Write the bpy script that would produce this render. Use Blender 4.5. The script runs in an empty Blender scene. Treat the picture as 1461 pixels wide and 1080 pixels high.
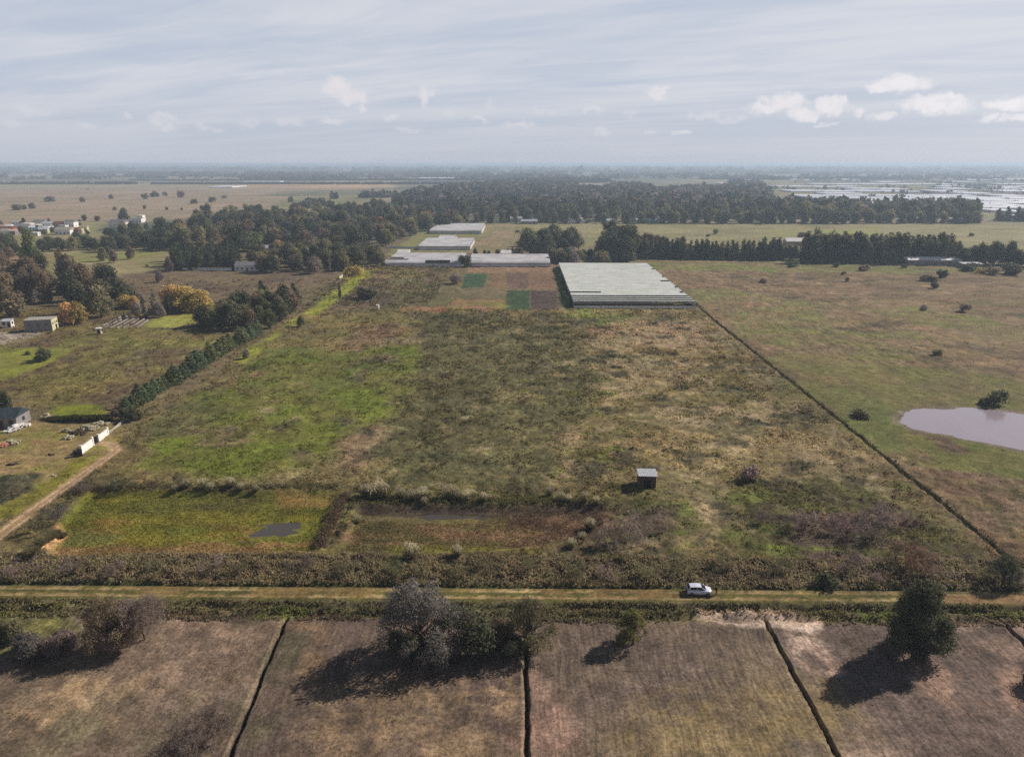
import bpy, math, random
import numpy as np

# ------------------------------------------------------------------ camera
sc = bpy.context.scene
FOC, CAMH = 1010.0, 63.0
PITCH = math.atan(306 / FOC)
YAW = math.atan(11.5 / FOC)
cam = bpy.data.cameras.new("camera")
cam.sensor_width = 36.0
cam.lens = 36.0 * FOC / 1461.0
cam.clip_start = 1.0
cam.clip_end = 150000.0
camo = bpy.data.objects.new("camera", cam)
sc.collection.objects.link(camo)
camo.location = (0, 0, CAMH)
camo.rotation_euler = (math.pi / 2 - PITCH, 0, YAW)
sc.camera = camo

# ------------------------------------------------------------------ exposure
sc.view_settings.view_transform = 'Standard'
sc.view_settings.look = 'None'
sc.view_settings.exposure = 0.14
sc.view_settings.gamma = 1.0
sc.cycles.max_bounces = 6
sc.cycles.volume_bounces = 1
sc.cycles.use_denoising = False
sc.cycles.sample_clamp_indirect = 4.0

# ------------------------------------------------------------------ sun
SUN_EL, SUN_AZ = math.radians(35.5), math.radians(28.3)     # azimuth counted from +X towards +Y
sun = bpy.data.lights.new("sun", 'SUN')
sun.energy = 5.0
sun.angle = math.radians(0.6)
sun.color = (1.0, 0.94, 0.86)
suno = bpy.data.objects.new("sun", sun)
sc.collection.objects.link(suno)
suno.rotation_euler = (math.pi / 2 - SUN_EL, 0, SUN_AZ + math.pi / 2)
SUND = (math.cos(SUN_EL) * math.cos(SUN_AZ), math.cos(SUN_EL) * math.sin(SUN_AZ), math.sin(SUN_EL))


def pixdir(x, y):
    u = (x - 730.5) / FOC
    v = (y - 540) / FOC
    X = u
    Y = math.cos(PITCH) - v * math.sin(PITCH)
    Z = -(math.sin(PITCH) + v * math.cos(PITCH))
    return (X * math.cos(YAW) - Y * math.sin(YAW), X * math.sin(YAW) + Y * math.cos(YAW), Z)


def G(x, y):
    """the ground point seen at a place of the photograph"""
    d = pixdir(x, y)
    t = CAMH / -d[2]
    return d[0] * t, d[1] * t


def pxm(x, y):
    return FOC * -pixdir(x, y)[2] / CAMH


def hgt(x, y, top):
    """height of something standing at (x, y) whose top shows at row top"""
    X, Y = G(x, y)
    d = pixdir(x, top)
    return CAMH + d[2] * Y / d[1]


# ------------------------------------------------------------------ node helpers
class NT:
    def __init__(self, tree):
        self.t = tree
        self.n = tree.nodes
        self.n.clear()

    def add(self, kind, **kw):
        nd = self.n.new(kind)
        for k, v in kw.items():
            setattr(nd, k, v)
        return nd

    def put(self, sock, v):
        if hasattr(v, 'is_linked') or isinstance(v, bpy.types.NodeSocket):
            self.t.links.new(v, sock)
        elif v is not None:
            sock.default_value = v

    def m(self, op, a, b=None, c=None, clamp=False):
        nd = self.add('ShaderNodeMath', operation=op, use_clamp=clamp)
        self.put(nd.inputs[0], a)
        if b is not None: self.put(nd.inputs[1], b)
        if c is not None: self.put(nd.inputs[2], c)
        return nd.outputs[0]

    def vm(self, op, a, b=None, out=0):
        nd = self.add('ShaderNodeVectorMath', operation=op)
        self.put(nd.inputs[0], a)
        if b is not None: self.put(nd.inputs[1], b)
        return nd.outputs[out]

    def mix(self, f, a, b, blend='MIX'):
        nd = self.add('ShaderNodeMix', data_type='RGBA', blend_type=blend)
        self.put(nd.inputs[0], f); self.put(nd.inputs[6], a); self.put(nd.inputs[7], b)
        return nd.outputs[2]

    def noise(self, vec, scale, detail=4, rough=.55, dist=0.0):
        nd = self.add('ShaderNodeTexNoise')
        self.put(nd.inputs['Vector'], vec)
        nd.inputs['Scale'].default_value = scale
        nd.inputs['Detail'].default_value = detail
        nd.inputs['Roughness'].default_value = rough
        nd.inputs['Distortion'].default_value = dist
        return nd.outputs[0]

    def ramp(self, v, lo, hi, a=0.0, b=1.0, smooth=True):
        nd = self.add('ShaderNodeMapRange', interpolation_type='SMOOTHSTEP' if smooth else 'LINEAR')
        self.put(nd.inputs[0], v)
        for i, q in zip((1, 2, 3, 4), (lo, hi, a, b)): self.put(nd.inputs[i], q)
        return nd.outputs[0]

    def link(self, a, b):
        self.t.links.new(a, b)


def lin(c):
    c = np.asarray(c, float) / 255.0
    return np.where(c <= 0.04045, c / 12.92, ((c + 0.055) / 1.055) ** 2.4)


def C4(r, g, b):
    l = lin((r, g, b))
    return (float(l[0]), float(l[1]), float(l[2]), 1.0)


# ------------------------------------------------------------------ sky
world = bpy.data.worlds.new("World")
sc.world = world
world.use_nodes = True
w = NT(world.node_tree)
out = w.add('ShaderNodeOutputWorld')
sky = w.add('ShaderNodeTexSky', sky_type='NISHITA', sun_disc=False)
sky.sun_elevation = SUN_EL
sky.sun_rotation = math.pi / 2 - SUN_AZ
sky.air_density = .8
sky.dust_density = .4
bg1 = w.add('ShaderNodeBackground')
bg1.inputs[1].default_value = 0.05
w.link(sky.outputs[0], bg1.inputs[0])
tc = w.add('ShaderNodeTexCoord')
dirv = w.vm('NORMALIZE', tc.outputs['Generated'])
sep = w.add('ShaderNodeSeparateXYZ'); w.link(dirv, sep.inputs[0])
dx, dy, dz = sep.outputs
zc = w.m('MAXIMUM', dz, 0.0)
den = w.m('ADD', zc, 0.07)
px_ = w.m('DIVIDE', dx, den); py_ = w.m('DIVIDE', dy, den)
cmb = w.add('ShaderNodeCombineXYZ'); w.link(px_, cmb.inputs[0]); w.link(py_, cmb.inputs[1])
rot0 = w.add('ShaderNodeMapping'); rot0.inputs['Rotation'].default_value = (0, 0, math.radians(24))
w.link(cmb.outputs[0], rot0.inputs[0])
rot = w.add('ShaderNodeMapping'); rot.inputs['Scale'].default_value = (0.34, 1.0, 1)
w.link(rot0.outputs[0], rot.inputs[0])
cir = w.noise(rot.outputs[0], 0.62, 7, .58, .5)
cir2 = w.noise(rot.outputs[0], 2.1, 6, .6, .9)
cirs = w.m('ADD', w.m('MULTIPLY', cir, .7), w.m('MULTIPLY', cir2, .3))
streak = w.ramp(cirs, .38, .60)
gap = w.ramp(cirs, .34, .42, 0.0, 1.0)                       # 0 in the blue gaps
sdot = w.vm('DOT_PRODUCT', dirv, SUND, out=1)
glow = w.m('POWER', w.m('MAXIMUM', sdot, 0.0), 5.0)
veil_lo = w.mix(streak, C4(180, 190, 206), C4(203, 207, 215))
veil = w.mix(w.m('MULTIPLY', glow, .85, clamp=True), veil_lo, C4(226, 228, 234))
hz = w.ramp(dz, 0.0, .11, 1.0, 0.0)
horc = w.mix(w.m('MULTIPLY', glow, 1.3, clamp=True), C4(184, 190, 201), C4(218, 220, 227))
veil = w.mix(w.m('MULTIPLY', hz, .8), veil, horc)
# small cumulus, each at its own bearing and height above the horizon
az = w.m('ARCTAN2', dx, dy)
el = w.m('ARCTAN2', dz, w.m('SQRT', w.m('ADD', w.m('MULTIPLY', dx, dx), w.m('MULTIPLY', dy, dy))))
cae = w.add('ShaderNodeCombineXYZ'); w.link(az, cae.inputs[0]); w.link(el, cae.inputs[1])
warp = w.add('ShaderNodeTexNoise'); warp.inputs['Scale'].default_value = 55; warp.inputs['Detail'].default_value = 4
w.link(cae.outputs[0], warp.inputs['Vector'])
wv = w.vm('MULTIPLY', w.vm('SUBTRACT', warp.outputs['Color'], (.5, .5, .5)), (.040, .024, 0))
aew = w.vm('ADD', cae.outputs[0], wv)
CUM = [(120, 176, 18, 5, .4), (300, 186, 22, 4, .4), (410, 172, 26, 6, .45), (585, 186, 24, 5, .4), (640, 160, 16, 7, .4), (684, 172, 14, 5, .5), (770, 158, 18, 6, .4), (900, 164, 22, 5, .4), (925, 190, 14, 4, .4), (1180, 176, 26, 4, .5), (15, 178, 22, 5, .35), (478, 126, 20, 16, 1), (500, 137, 26, 13, .9), (516, 158, 14, 7, .6), (607, 138, 14, 15, .8), (557, 168, 12, 7, .5), (472, 173, 26, 6, .5),
       (355, 178, 26, 8, .4), (232, 170, 24, 8, .45), (238, 184, 14, 6, .4), (50, 160, 22, 9, .35), (181, 165, 10, 5, .4), (935, 132, 20, 11, .75), (1120, 147, 34, 13, 1.2), (1092, 156, 24, 8, 1),
       (1188, 150, 24, 14, 1.25), (1148, 163, 22, 9, 1.2), (1288, 121, 38, 12, 1.4), (1262, 124, 26, 8, 1.2), (1336, 148, 42, 12, 1.35), (1310, 151, 22, 8, 1.2), (1455, 146, 36, 10, 1.2),
       (1262, 168, 20, 6, .8), (1440, 168, 40, 6, .8), (845, 158, 16, 6, .5), (860, 186, 16, 8, .4), (742, 176, 28, 7, .5), (968, 188, 18, 5, .6),
       (1005, 168, 26, 7, .5), (400, 103, 14, 9, .25), (1225, 160, 12, 6, .7), (1040, 172, 34, 6, .4), (700, 150, 14, 12, .35)]
best = None
for (cx, cy, rw, rh, amt) in CUM:
    d = pixdir(cx, cy)
    a0 = math.atan2(d[0], d[1]); e0 = math.atan2(d[2], math.hypot(d[0], d[1]))
    k = FOC * 1.04
    q = w.vm('MULTIPLY', w.vm('SUBTRACT', aew, (a0, e0, 0)), (k / rw, k / rh, 0))
    L = w.vm('LENGTH', q, out=1)
    val = w.m('MULTIPLY', w.ramp(L, .35, 1.35, 1.0, 0.0), min(1.0, amt * .78 + .12))
    best = val if best is None else w.m('MAXIMUM', best, val)
det = w.noise(cae.outputs[0], 130, 5, .6)
cmask = w.ramp(w.m('MULTIPLY', best, w.ramp(det, .22, .58, .45, 1.15)), .10, .80, 0.0, 1.0)
cmask = w.m('MULTIPLY', cmask, w.m('ADD', .35, w.m('MULTIPLY', best, .65), clamp=True))
shade_ = w.noise(cae.outputs[0], 70, 4, .6)
cum_col = w.mix(w.m('MULTIPLY', glow, 1.6, clamp=True), C4(220, 216, 220), C4(250, 250, 252))
cum_col = w.mix(w.ramp(shade_, .42, .70, 0.0, .55), cum_col, C4(205, 207, 214))
cloudc = w.mix(cmask, veil, cum_col)
bg2 = w.add('ShaderNodeBackground'); bg2.inputs[1].default_value = 1.0
w.link(cloudc, bg2.inputs[0])
cover = w.ramp(dz, .24, .38, 1.0, 0.04)  # unseen upper sky cleared of cloud, shaped to deepen shade on the ground
topgap = w.ramp(dz, .15, .27, 0.0, 1.0)
cover = w.m('MULTIPLY', cover, w.m('SUBTRACT', 1.0, w.m('MULTIPLY', topgap, w.m('SUBTRACT', 1.0, gap))))
cover = w.m('MULTIPLY', cover, .97)
mx = w.add('ShaderNodeMixShader')
w.link(cover, mx.inputs[0]); w.link(bg1.outputs[0], mx.inputs[1]); w.link(bg2.outputs[0], mx.inputs[2])
w.link(mx.outputs[0], out.inputs[0])
world.cycles.sampling_method = 'MANUAL'
world.cycles.sample_map_resolution = 1024


# ------------------------------------------------------------------ numpy noise
def _h(ix, iy, seed):
    h = (ix.astype(np.int64) * 374761393 + iy.astype(np.int64) * 668265263 + seed * 974634777) & 0xffffffff
    h = ((h ^ (h >> 13)) * 1274126177) & 0xffffffff
    h = h ^ (h >> 16)
    return (h & 0xffffff) / float(0xffffff)


def vn(x, y, seed=0):
    x0 = np.floor(x); y0 = np.floor(y)
    fx = x - x0; fy = y - y0
    fx = fx * fx * (3 - 2 * fx); fy = fy * fy * (3 - 2 * fy)
    ix = x0.astype(np.int64); iy = y0.astype(np.int64)
    a = _h(ix, iy, seed); b = _h(ix + 1, iy, seed); c = _h(ix, iy + 1, seed); d = _h(ix + 1, iy + 1, seed)
    return (a * (1 - fx) + b * fx) * (1 - fy) + (c * (1 - fx) + d * fx) * fy


def fbm(x, y, sc_, octv=4, seed=0, gain=.55):
    """-1..1"""
    s = np.zeros_like(x, dtype=float); a = 1.0; t = 0; f = 1.0 / sc_
    for o in range(octv):
        s += a * (vn(x * f + 13.7 * o, y * f - 7.3 * o, seed + o) * 2 - 1)
        t += a; a *= gain; f *= 2.03
    return s / t * 1.35


def sst(a, b, x):
    t = np.clip((x - a) / (b - a), 0, 1)
    return t * t * (3 - 2 * t)


def sdpoly(x, y, poly):
    """signed distance, negative inside"""
    n = len(poly); d = np.full(x.shape, 1e18); s = np.zeros(x.shape, bool)
    for i in range(n):
        ax, ay = poly[i]; bx, by = poly[i - 1]
        ex, ey = bx - ax, by - ay
        wx, wy = x - ax, y - ay
        t = np.clip((wx * ex + wy * ey) / (ex * ex + ey * ey + 1e-9), 0, 1)
        d = np.minimum(d, (wx - ex * t) ** 2 + (wy - ey * t) ** 2)
        if ay != by:
            c = ((ay > y) != (by > y)) & (x < (bx - ax) * (y - ay) / (by - ay) + ax)
            s ^= c
    return np.where(s, -1, 1) * np.sqrt(d)


def sdline(x, y, pts):
    d = np.full(x.shape, 1e18)
    for i in range(len(pts) - 1):
        ax, ay = pts[i]; bx, by = pts[i + 1]
        ex, ey = bx - ax, by - ay
        wx, wy = x - ax, y - ay
        t = np.clip((wx * ex + wy * ey) / (ex * ex + ey * ey + 1e-9), 0, 1)
        d = np.minimum(d, (wx - ex * t) ** 2 + (wy - ey * t) ** 2)
    return np.sqrt(d)


def P(*pts):
    return [G(*p) for p in pts]


# ------------------------------------------------------------------ what grows and lies where
# (outline, colour, second colour, size of the mottling, softness, ragged edge, coverage, roughness, tillage streaks)
PATCH = []


def patch(pts, c1, c2=None, ns=12, soft=2, edge=4, cov=1.0, rough=None, stripe=None, world_=False):
    PATCH.append((pts if world_ else P(*pts), lin(c1), lin(c2 if c2 else c1), ns, soft, edge, cov, rough, stripe))


# far plain
patch([(-600, 262), (560, 262), (575, 285), (400, 300), (200, 318), (0, 326), (-600, 345)], (152, 130, 108), (134, 120, 94), 60, 15, 25)
patch([(-600, 259), (330, 260), (300, 268), (-600, 272)], (138, 136, 96), (148, 132, 104), 80, 10, 20, .7)
patch([(330, 262), (560, 262), (560, 268), (350, 270)], (176, 142, 108), (150, 128, 98), 60, 8, 15, .8)
patch([(390, 274), (560, 268), (560, 282), (380, 280)], (92, 92, 70), (122, 112, 84), 50, 10, 20, .8)
patch([(420, 282), (560, 280), (470, 298), (380, 296)], (128, 124, 84), (110, 108, 74), 50, 6, 10, .8)
patch([(560, 285), (1100, 262), (1100, 325), (560, 325)], (92, 90, 66), (120, 112, 84), 60, 20, 30)
patch([(1080, 285), (1180, 282), (1220, 300), (1080, 302)], (104, 106, 80), (122, 116, 92), 60, 8, 10)
patch([(1250, 300), (1700, 300), (1700, 322), (1250, 320)], (112, 112, 82), (128, 118, 94), 50, 8, 10)
patch([(680, 318), (1461, 320), (1800, 322), (1800, 385), (690, 372)], (138, 128, 90), (118, 112, 74), 35, 8, 12, rough=.2)
patch([(1100, 330), (1250, 325), (1240, 345), (1100, 345)], (128, 132, 62), (136, 128, 84), 30, 8, 15, .8)
patch([(690, 322), (760, 322), (745, 366), (672, 364)], (142, 120, 92), (120, 112, 72), 18, 4, 8, rough=.3)
# left: pastures, scrub and yards
patch([(-300, 340), (120, 330), (260, 345), (260, 386), (160, 400), (0, 398), (-300, 440)], (142, 128, 94), (118, 112, 70), 25, 5, 8)
patch([(100, 362), (235, 356), (230, 364), (160, 374), (100, 376)], (118, 122, 60), (130, 124, 76), 18, 4, 6, .8)
patch([(-50, 365), (60, 362), (60, 385), (-50, 392)], (142, 112, 82), (120, 104, 74), 14, 5, 6, .8)
patch([(165, 392), (250, 384), (495, 388), (470, 408), (400, 420), (190, 425), (165, 412)], (94, 78, 64), (112, 96, 70), 16, 4, 6, rough=.5)
patch([(60, 318), (145, 318), (140, 335), (80, 336)], (126, 124, 78), (140, 132, 96), 30, 4, 6)
patch([(-300, 455), (110, 440), (430, 430), (300, 500), (185, 590), (60, 575), (-300, 600)], (96, 80, 60), (108, 98, 56), 16, 4, 6, rough=1.0)
patch([(140, 468), (330, 470), (300, 500), (100, 496)], (112, 104, 56), (96, 82, 60), 10, 3, 5, .6, rough=.8)
patch([(-200, 503), (20, 500), (60, 495), (108, 500), (66, 520), (30, 532), (0, 545), (-200, 570)], (124, 124, 48), (112, 110, 50), 12, 1.5, 2.5, rough=.15)
patch([(95, 483), (330, 485), (300, 494), (80, 497)], (112, 106, 58), None, 12, 2, 3, .7)
patch([(206, 466), (222, 454), (262, 446), (292, 444), (288, 458), (240, 468)], (138, 136, 66), (126, 122, 58), 12, 1.5, 2, rough=.1)
patch([(62, 590), (80, 577), (135, 577), (152, 588), (140, 594), (80, 592)], (112, 116, 36), (100, 104, 40), 6, 1.2, 2, rough=.3)
patch([(-200, 600), (60, 602), (160, 600), (205, 620), (180, 640), (110, 690), (60, 725), (-200, 850)], (118, 112, 56), (130, 112, 74), 8, 2, 3, rough=.35)
patch([(-20, 672), (8, 655), (55, 650), (62, 662), (30, 674)], (152, 122, 88), (136, 116, 76), 5, 1, 2, .9)
patch([(50, 628), (75, 622), (88, 634), (60, 642)], (138, 106, 80), (126, 112, 66), 5, 1, 2, .8)
patch([(-200, 690), (20, 678), (62, 676), (50, 700), (0, 728), (-200, 800)], (86, 78, 58), (66, 66, 48), 4, 1, 2, rough=1)
patch([(-60, 752), (0, 722), (50, 698), (105, 660), (140, 650), (95, 690), (0, 748)], (118, 112, 42), (104, 98, 42), 4, .8, 1.5, .9, rough=.4)
patch([(-100, 800), (0, 762), (100, 692), (172, 645), (205, 640), (260, 665), (130, 700), (80, 745), (60, 790), (-100, 900)], (88, 80, 54), (106, 98, 62), 5, 1.5, 2, rough=1)
# pale dirt track and yard of the left neighbours
patch([(-200, 478), (0, 474), (40, 474), (66, 477), (40, 484), (10, 492), (-200, 500)], (150, 138, 124), (134, 122, 106), 4, .8, 1.5, .9)
# main field
patch([(-200, 805), (128, 700), (182, 612), (345, 512), (445, 455), (540, 378), (890, 378), (1000, 442), (1440, 805)],
      (100, 90, 58), (112, 98, 64), 14, 1.5, 2, rough=.8)
patch([(470, 408), (540, 380), (655, 382), (650, 436), (430, 450)], (104, 86, 64), (96, 90, 58), 16, 4, 6, rough=.7)
patch([(490, 386), (600, 386), (600, 396), (480, 400)], (116, 104, 66), None, 12, 3, 5, .7)
patch([(480, 410), (560, 408), (560, 434), (440, 440)], (88, 76, 62), (100, 88, 62), 12, 3, 5, .9)
patch([(330, 515), (380, 480), (430, 448), (480, 414), (512, 388), (536, 384), (500, 415), (450, 452), (392, 498), (350, 520)], (138, 138, 52), (120, 122, 48), 9, 1.5, 2.5, 1.0, rough=.3)
patch([(400, 470), (455, 458), (455, 490), (380, 500)], (112, 92, 74), (100, 90, 60), 10, 2.5, 5, .6)
patch([(430, 450), (640, 440), (600, 520), (590, 560), (420, 520), (360, 520)], (108, 100, 58), (120, 104, 66), 14, 4, 6, .9, rough=.6)
patch([(575, 438), (640, 436), (632, 446), (570, 446)], (138, 102, 74), None, 8, 1.5, 3, .8)
patch([(505, 475), (565, 460), (572, 474), (540, 500), (500, 498)], (122, 98, 74), (112, 92, 66), 9, 3, 6, .85)
patch([(390, 500), (560, 500), (610, 512), (560, 560), (400, 562), (345, 545)], (94, 100, 46), (102, 96, 54), 11, 3, 6, .9, rough=.5)
patch([(360, 530), (405, 530), (402, 544), (350, 544)], (146, 114, 90), (124, 104, 76), 6, 1.5, 3, .8)
patch([(280, 560), (560, 555), (545, 600), (430, 640), (420, 680), (190, 668), (215, 640)], (96, 100, 42), (102, 94, 50), 12, 3, 5, .95, rough=.5)
patch([(300, 590), (520, 578), (528, 598), (470, 628), (400, 655), (240, 650), (230, 630)], (96, 108, 34), (100, 100, 44), 9, 2.5, 4, .95, rough=.5)
patch([(220, 580), (340, 560), (350, 620), (200, 620)], (104, 92, 66), (92, 90, 54), 8, 3, 5, .55, rough=.8)
patch([(440, 640), (478, 630), (500, 612), (532, 600), (548, 612), (540, 640), (505, 668), (470, 648)], (130, 106, 80), (116, 94, 72), 5, 1.5, 2.5, .95, rough=.6)
patch([(590, 445), (830, 450), (860, 560), (740, 600), (545, 640), (580, 560)], (84, 76, 52), (98, 88, 56), 10, 5, 8, .95, rough=1)
patch([(560, 580), (700, 575), (780, 620), (760, 690), (540, 700)], (92, 86, 48), (76, 70, 46), 7, 4, 5, .8, rough=1)
patch([(820, 445), (1000, 445), (1110, 560), (1100, 600), (860, 600), (840, 520)], (116, 100, 68), (102, 92, 54), 10, 5, 8, .95, rough=.9)
patch([(800, 443), (900, 443), (900, 462), (860, 470), (790, 465)], (108, 112, 52), (120, 108, 64), 10, 3, 6, .75)
patch([(900, 455), (1005, 462), (1018, 492), (960, 500), (840, 482), (850, 470)], (144, 122, 94), (122, 102, 76), 8, 3, 6, .85, rough=.8)
patch([(740, 540), (960, 520), (980, 560), (760, 570)], (132, 114, 82), None, 7, 3, 6, .45)
patch([(880, 640), (1000, 610), (1190, 640), (1200, 690), (1080, 700), (900, 665)], (142, 122, 84), (112, 98, 60), 5, 3, 5, .8, rough=1)
patch([(700, 540), (900, 520), (900, 680), (720, 690)], (104, 108, 46), (92, 84, 50), 6, 3, 6, .45, rough=1)
patch([(1050, 580), (1190, 620), (1330, 720), (1180, 680)], (98, 82, 60), (112, 96, 66), 6, 3, 5, .8, rough=1)
patch([(860, 690), (1240, 690), (1420, 800), (1420, 828), (880, 828)], (90, 86, 46), (78, 70, 46), 6, 3, 4, .95, rough=1)
patch([(940, 680), (1300, 690), (1350, 800), (960, 790)], (108, 112, 50), (94, 98, 48), 4.5, 2, 4, .42, rough=.8)
patch([(1100, 700), (1330, 740), (1380, 810), (1150, 820)], (84, 68, 58), (96, 76, 62), 5, 3, 4, .5, rough=1)
patch([(850, 730), (960, 730), (940, 790), (840, 790)], (84, 70, 56), None, 5, 2, 3, .7, rough=1)
patch([(860, 765), (1060, 760), (1060, 830), (860, 830)], (74, 78, 42), (88, 80, 48), 4, 2, 3, .6)
patch([(190, 690), (560, 470), (620, 445), (1000, 442), (1420, 820), (880, 820), (500, 690)], (134, 116, 86), (122, 108, 74), 9, 3, 4, .34, rough=.7)
patch([(560, 690), (640, 560), (1000, 450), (1300, 720), (900, 700)], (148, 130, 100), (130, 112, 82), 4, 3, 4, .22, rough=.7)
patch([(190, 690), (560, 470), (620, 445), (1000, 442), (1420, 820), (880, 820), (500, 690)], (80, 72, 52), (72, 66, 46), 6, 3, 4, .30, rough=1)
patch([(610, 450), (825, 450), (850, 540), (800, 640), (740, 700), (560, 690), (550, 620)], (80, 76, 48), (92, 84, 54), 8, 5, 8, .72, rough=1)
patch([(300, 575), (425, 500), (590, 495), (600, 520), (550, 590), (470, 640), (400, 672), (200, 668)], (96, 102, 38), (100, 96, 48), 12, 4, 6, .68, rough=.6)
# crop plots
patch([(662, 382), (800, 382), (806, 442), (650, 440)], (108, 96, 68), (100, 88, 64), 10, .8, 1, rough=.4)
patch([(668, 380), (786, 380), (790, 390), (668, 389)], (134, 102, 78), (126, 104, 78), 8, .6, 1)
patch([(664, 391), (695, 391), (690, 411), (658, 411)], (54, 74, 50), (60, 80, 54), 6, .4, .5, rough=.25, stripe=.6)
patch([(703, 391), (722, 391), (720, 412), (699, 412)], (118, 94, 68), None, 6, .4, .5, stripe=.8)
patch([(724, 391), (752, 391), (752, 413), (723, 413)], (102, 80, 70), None, 6, .4, .5, stripe=.8)
patch([(754, 391), (789, 391), (792, 413), (754, 413)], (118, 92, 72), None, 6, .4, .5, stripe=.8)
patch([(723, 415), (756, 415), (755, 442), (721, 442)], (58, 76, 44), (52, 68, 42), 6, .4, .5, rough=.25, stripe=.6)
patch([(757, 415), (793, 415), (798, 442), (757, 442)], (72, 58, 52), (80, 64, 56), 6, .4, .5, stripe=.8)
patch([(640, 428), (720, 428), (720, 444), (640, 444)], (136, 104, 76), (116, 112, 54), 8, 1.5, 3, .8)
patch([(795, 384), (804, 384), (818, 440), (802, 442)], (120, 122, 84), None, 6, .8, 1)
# fields of the greenhouses
patch([(548, 365), (600, 330), (690, 320), (690, 330), (665, 366)], (116, 118, 70), (128, 118, 78), 14, 1.5, 2)
patch([(786, 378), (925, 378), (910, 384), (786, 384)], (120, 98, 82), None, 14, 1.5, 2)
# right hand pasture
patch([(905, 372), (1461, 380), (1900, 385), (1900, 960), (1600, 880), (1432, 800), (1000, 442)], (126, 102, 78), (112, 96, 66), 14, 1.2, 1.5, rough=.75)
patch([(905, 372), (1461, 380), (1900, 385), (1900, 960), (1600, 880), (1432, 800), (1000, 442)], (98, 82, 62), (92, 80, 56), 7, 2, 4, .34, rough=.9)
patch([(905, 372), (1461, 380), (1900, 385), (1900, 960), (1600, 880), (1432, 800), (1000, 442)], (140, 116, 88), (130, 110, 80), 6, 2, 4, .26, rough=.8)
patch([(920, 374), (1200, 378), (1461, 385), (1461, 392), (1100, 388), (930, 384)], (112, 116, 62), (124, 112, 72), 14, 3, 5, .8)
patch([(960, 400), (1150, 430), (1250, 520), (1060, 480)], (122, 104, 74), (108, 106, 62), 14, 4, 8, .7)
patch([(1050, 440), (1500, 430), (1500, 520), (1100, 520)], (110, 106, 58), (118, 100, 72), 16, 4, 8, .45)
patch([(1120, 500), (1461, 540), (1600, 550), (1600, 600), (1330, 575), (1290, 640), (1220, 610), (1130, 550)], (108, 104, 56), (116, 102, 66), 12, 5, 8, .85, rough=.4)
patch([(1185, 545), (1300, 580), (1310, 660), (1240, 640), (1190, 590)], (100, 104, 54), (110, 108, 60), 8, 3, 5, .9, rough=.4)
patch([(1270, 610), (1461, 640), (1700, 660), (1700, 720), (1461, 688), (1330, 668)], (114, 108, 58), (102, 104, 50), 9, 3, 4, .95, rough=.35)
patch([(1300, 612), (1350, 625), (1390, 645), (1350, 648), (1330, 632), (1296, 620)], (104, 86, 66), None, 5, 1, 2, .9, rough=.7)
patch([(1330, 672), (1500, 690), (1900, 760), (1900, 960), (1600, 880), (1432, 800)], (118, 94, 74), (104, 90, 60), 6, 2, 3, rough=.9)
# basins
BAS1 = P((124, 702), (482, 702), (446, 786), (64, 800), (86, 745))
BAS2 = P((512, 724), (700, 722), (860, 726), (846, 770), (700, 786), (478, 790))
patch([(40, 800), (110, 690), (500, 690), (900, 700), (880, 800), (440, 812)], (84, 74, 50), (96, 88, 52), 4, 1.5, 2, rough=1)
PATCH.append((BAS1, lin((112, 104, 40)), lin((96, 96, 38)), 5, .4, .5, 1.0, .35, 0))
patch([(200, 706), (440, 704), (420, 728), (170, 730)], (94, 92, 40), (84, 78, 42), 5, 1.5, 2, .85)
patch([(390, 700), (478, 702), (470, 722), (400, 720)], (136, 112, 62), (120, 104, 56), 4, 1, 1.5, .95)
patch([(130, 735), (330, 745), (380, 762), (110, 765)], (122, 100, 50), (100, 88, 40), 3.5, 1, 2, .6)
patch([(80, 775), (450, 768), (440, 788), (66, 800)], (134, 108, 70), (116, 94, 56), 3.5, 1, 1.5, .8)
patch([(100, 752), (180, 760), (160, 775), (90, 775)], (104, 100, 52), None, 3, 1, 1, .8)
PATCH.append((BAS2, lin((100, 86, 52)), lin((88, 80, 48)), 4, .4, .5, 1.0, .5, 0))
patch([(590, 745), (780, 748), (790, 770), (700, 770), (600, 762)], (116, 92, 66), (104, 84, 56), 2.5, 1, 1.5, .6)
patch([(490, 762), (660, 762), (650, 772), (485, 778)], (118, 94, 68), None, 2.5, .8, 1.5, .65)
patch([(560, 778), (800, 778), (780, 788), (560, 790)], (104, 98, 46), None, 3, .8, 1.5, .7)
patch([(720, 730), (880, 728), (860, 785), (730, 780)], (84, 64, 48), (98, 78, 58), 3, 1.5, 2.5, .85, rough=1)
patch([(508, 722), (865, 722), (865, 734), (508, 734)], (62, 52, 44), (80, 66, 50), 3, .6, .8, .9)
patch([(60, 770), (84, 748), (92, 760), (74, 788), (46, 792)], (168, 132, 92), (136, 104, 72), 1.6, .5, 1, .9, rough=1)
# verges and road, given by their distance along the ground
RD = 1e3
patch([(-RD, 96.6), (RD, 96.6), (RD, 104.5), (-RD, 104.5)], (92, 82, 62), (100, 92, 62), 4, 1.2, 1.5, rough=1.3, world_=True)
patch([(-RD, 95.6), (RD, 95.6), (RD, 97.0), (-RD, 97.0)], (66, 68, 36), (82, 78, 42), 3, .3, .5, rough=.8, world_=True)
patch([(-RD, 91.9), (RD, 91.9), (RD, 95.6), (-RD, 95.6)], (92, 86, 44), (76, 74, 40), 2.5, .3, 1.1, rough=.15, world_=True)
patch([(-RD, 94.5), (RD, 94.5), (RD, 95.05), (-RD, 95.05)], (158, 134, 96), (130, 108, 70), 3, .12, .3, .9, world_=True)
patch([(-RD, 92.8), (RD, 92.8), (RD, 93.35), (-RD, 93.35)], (158, 134, 96), (130, 108, 70), 3, .12, .3, .9, world_=True)
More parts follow.
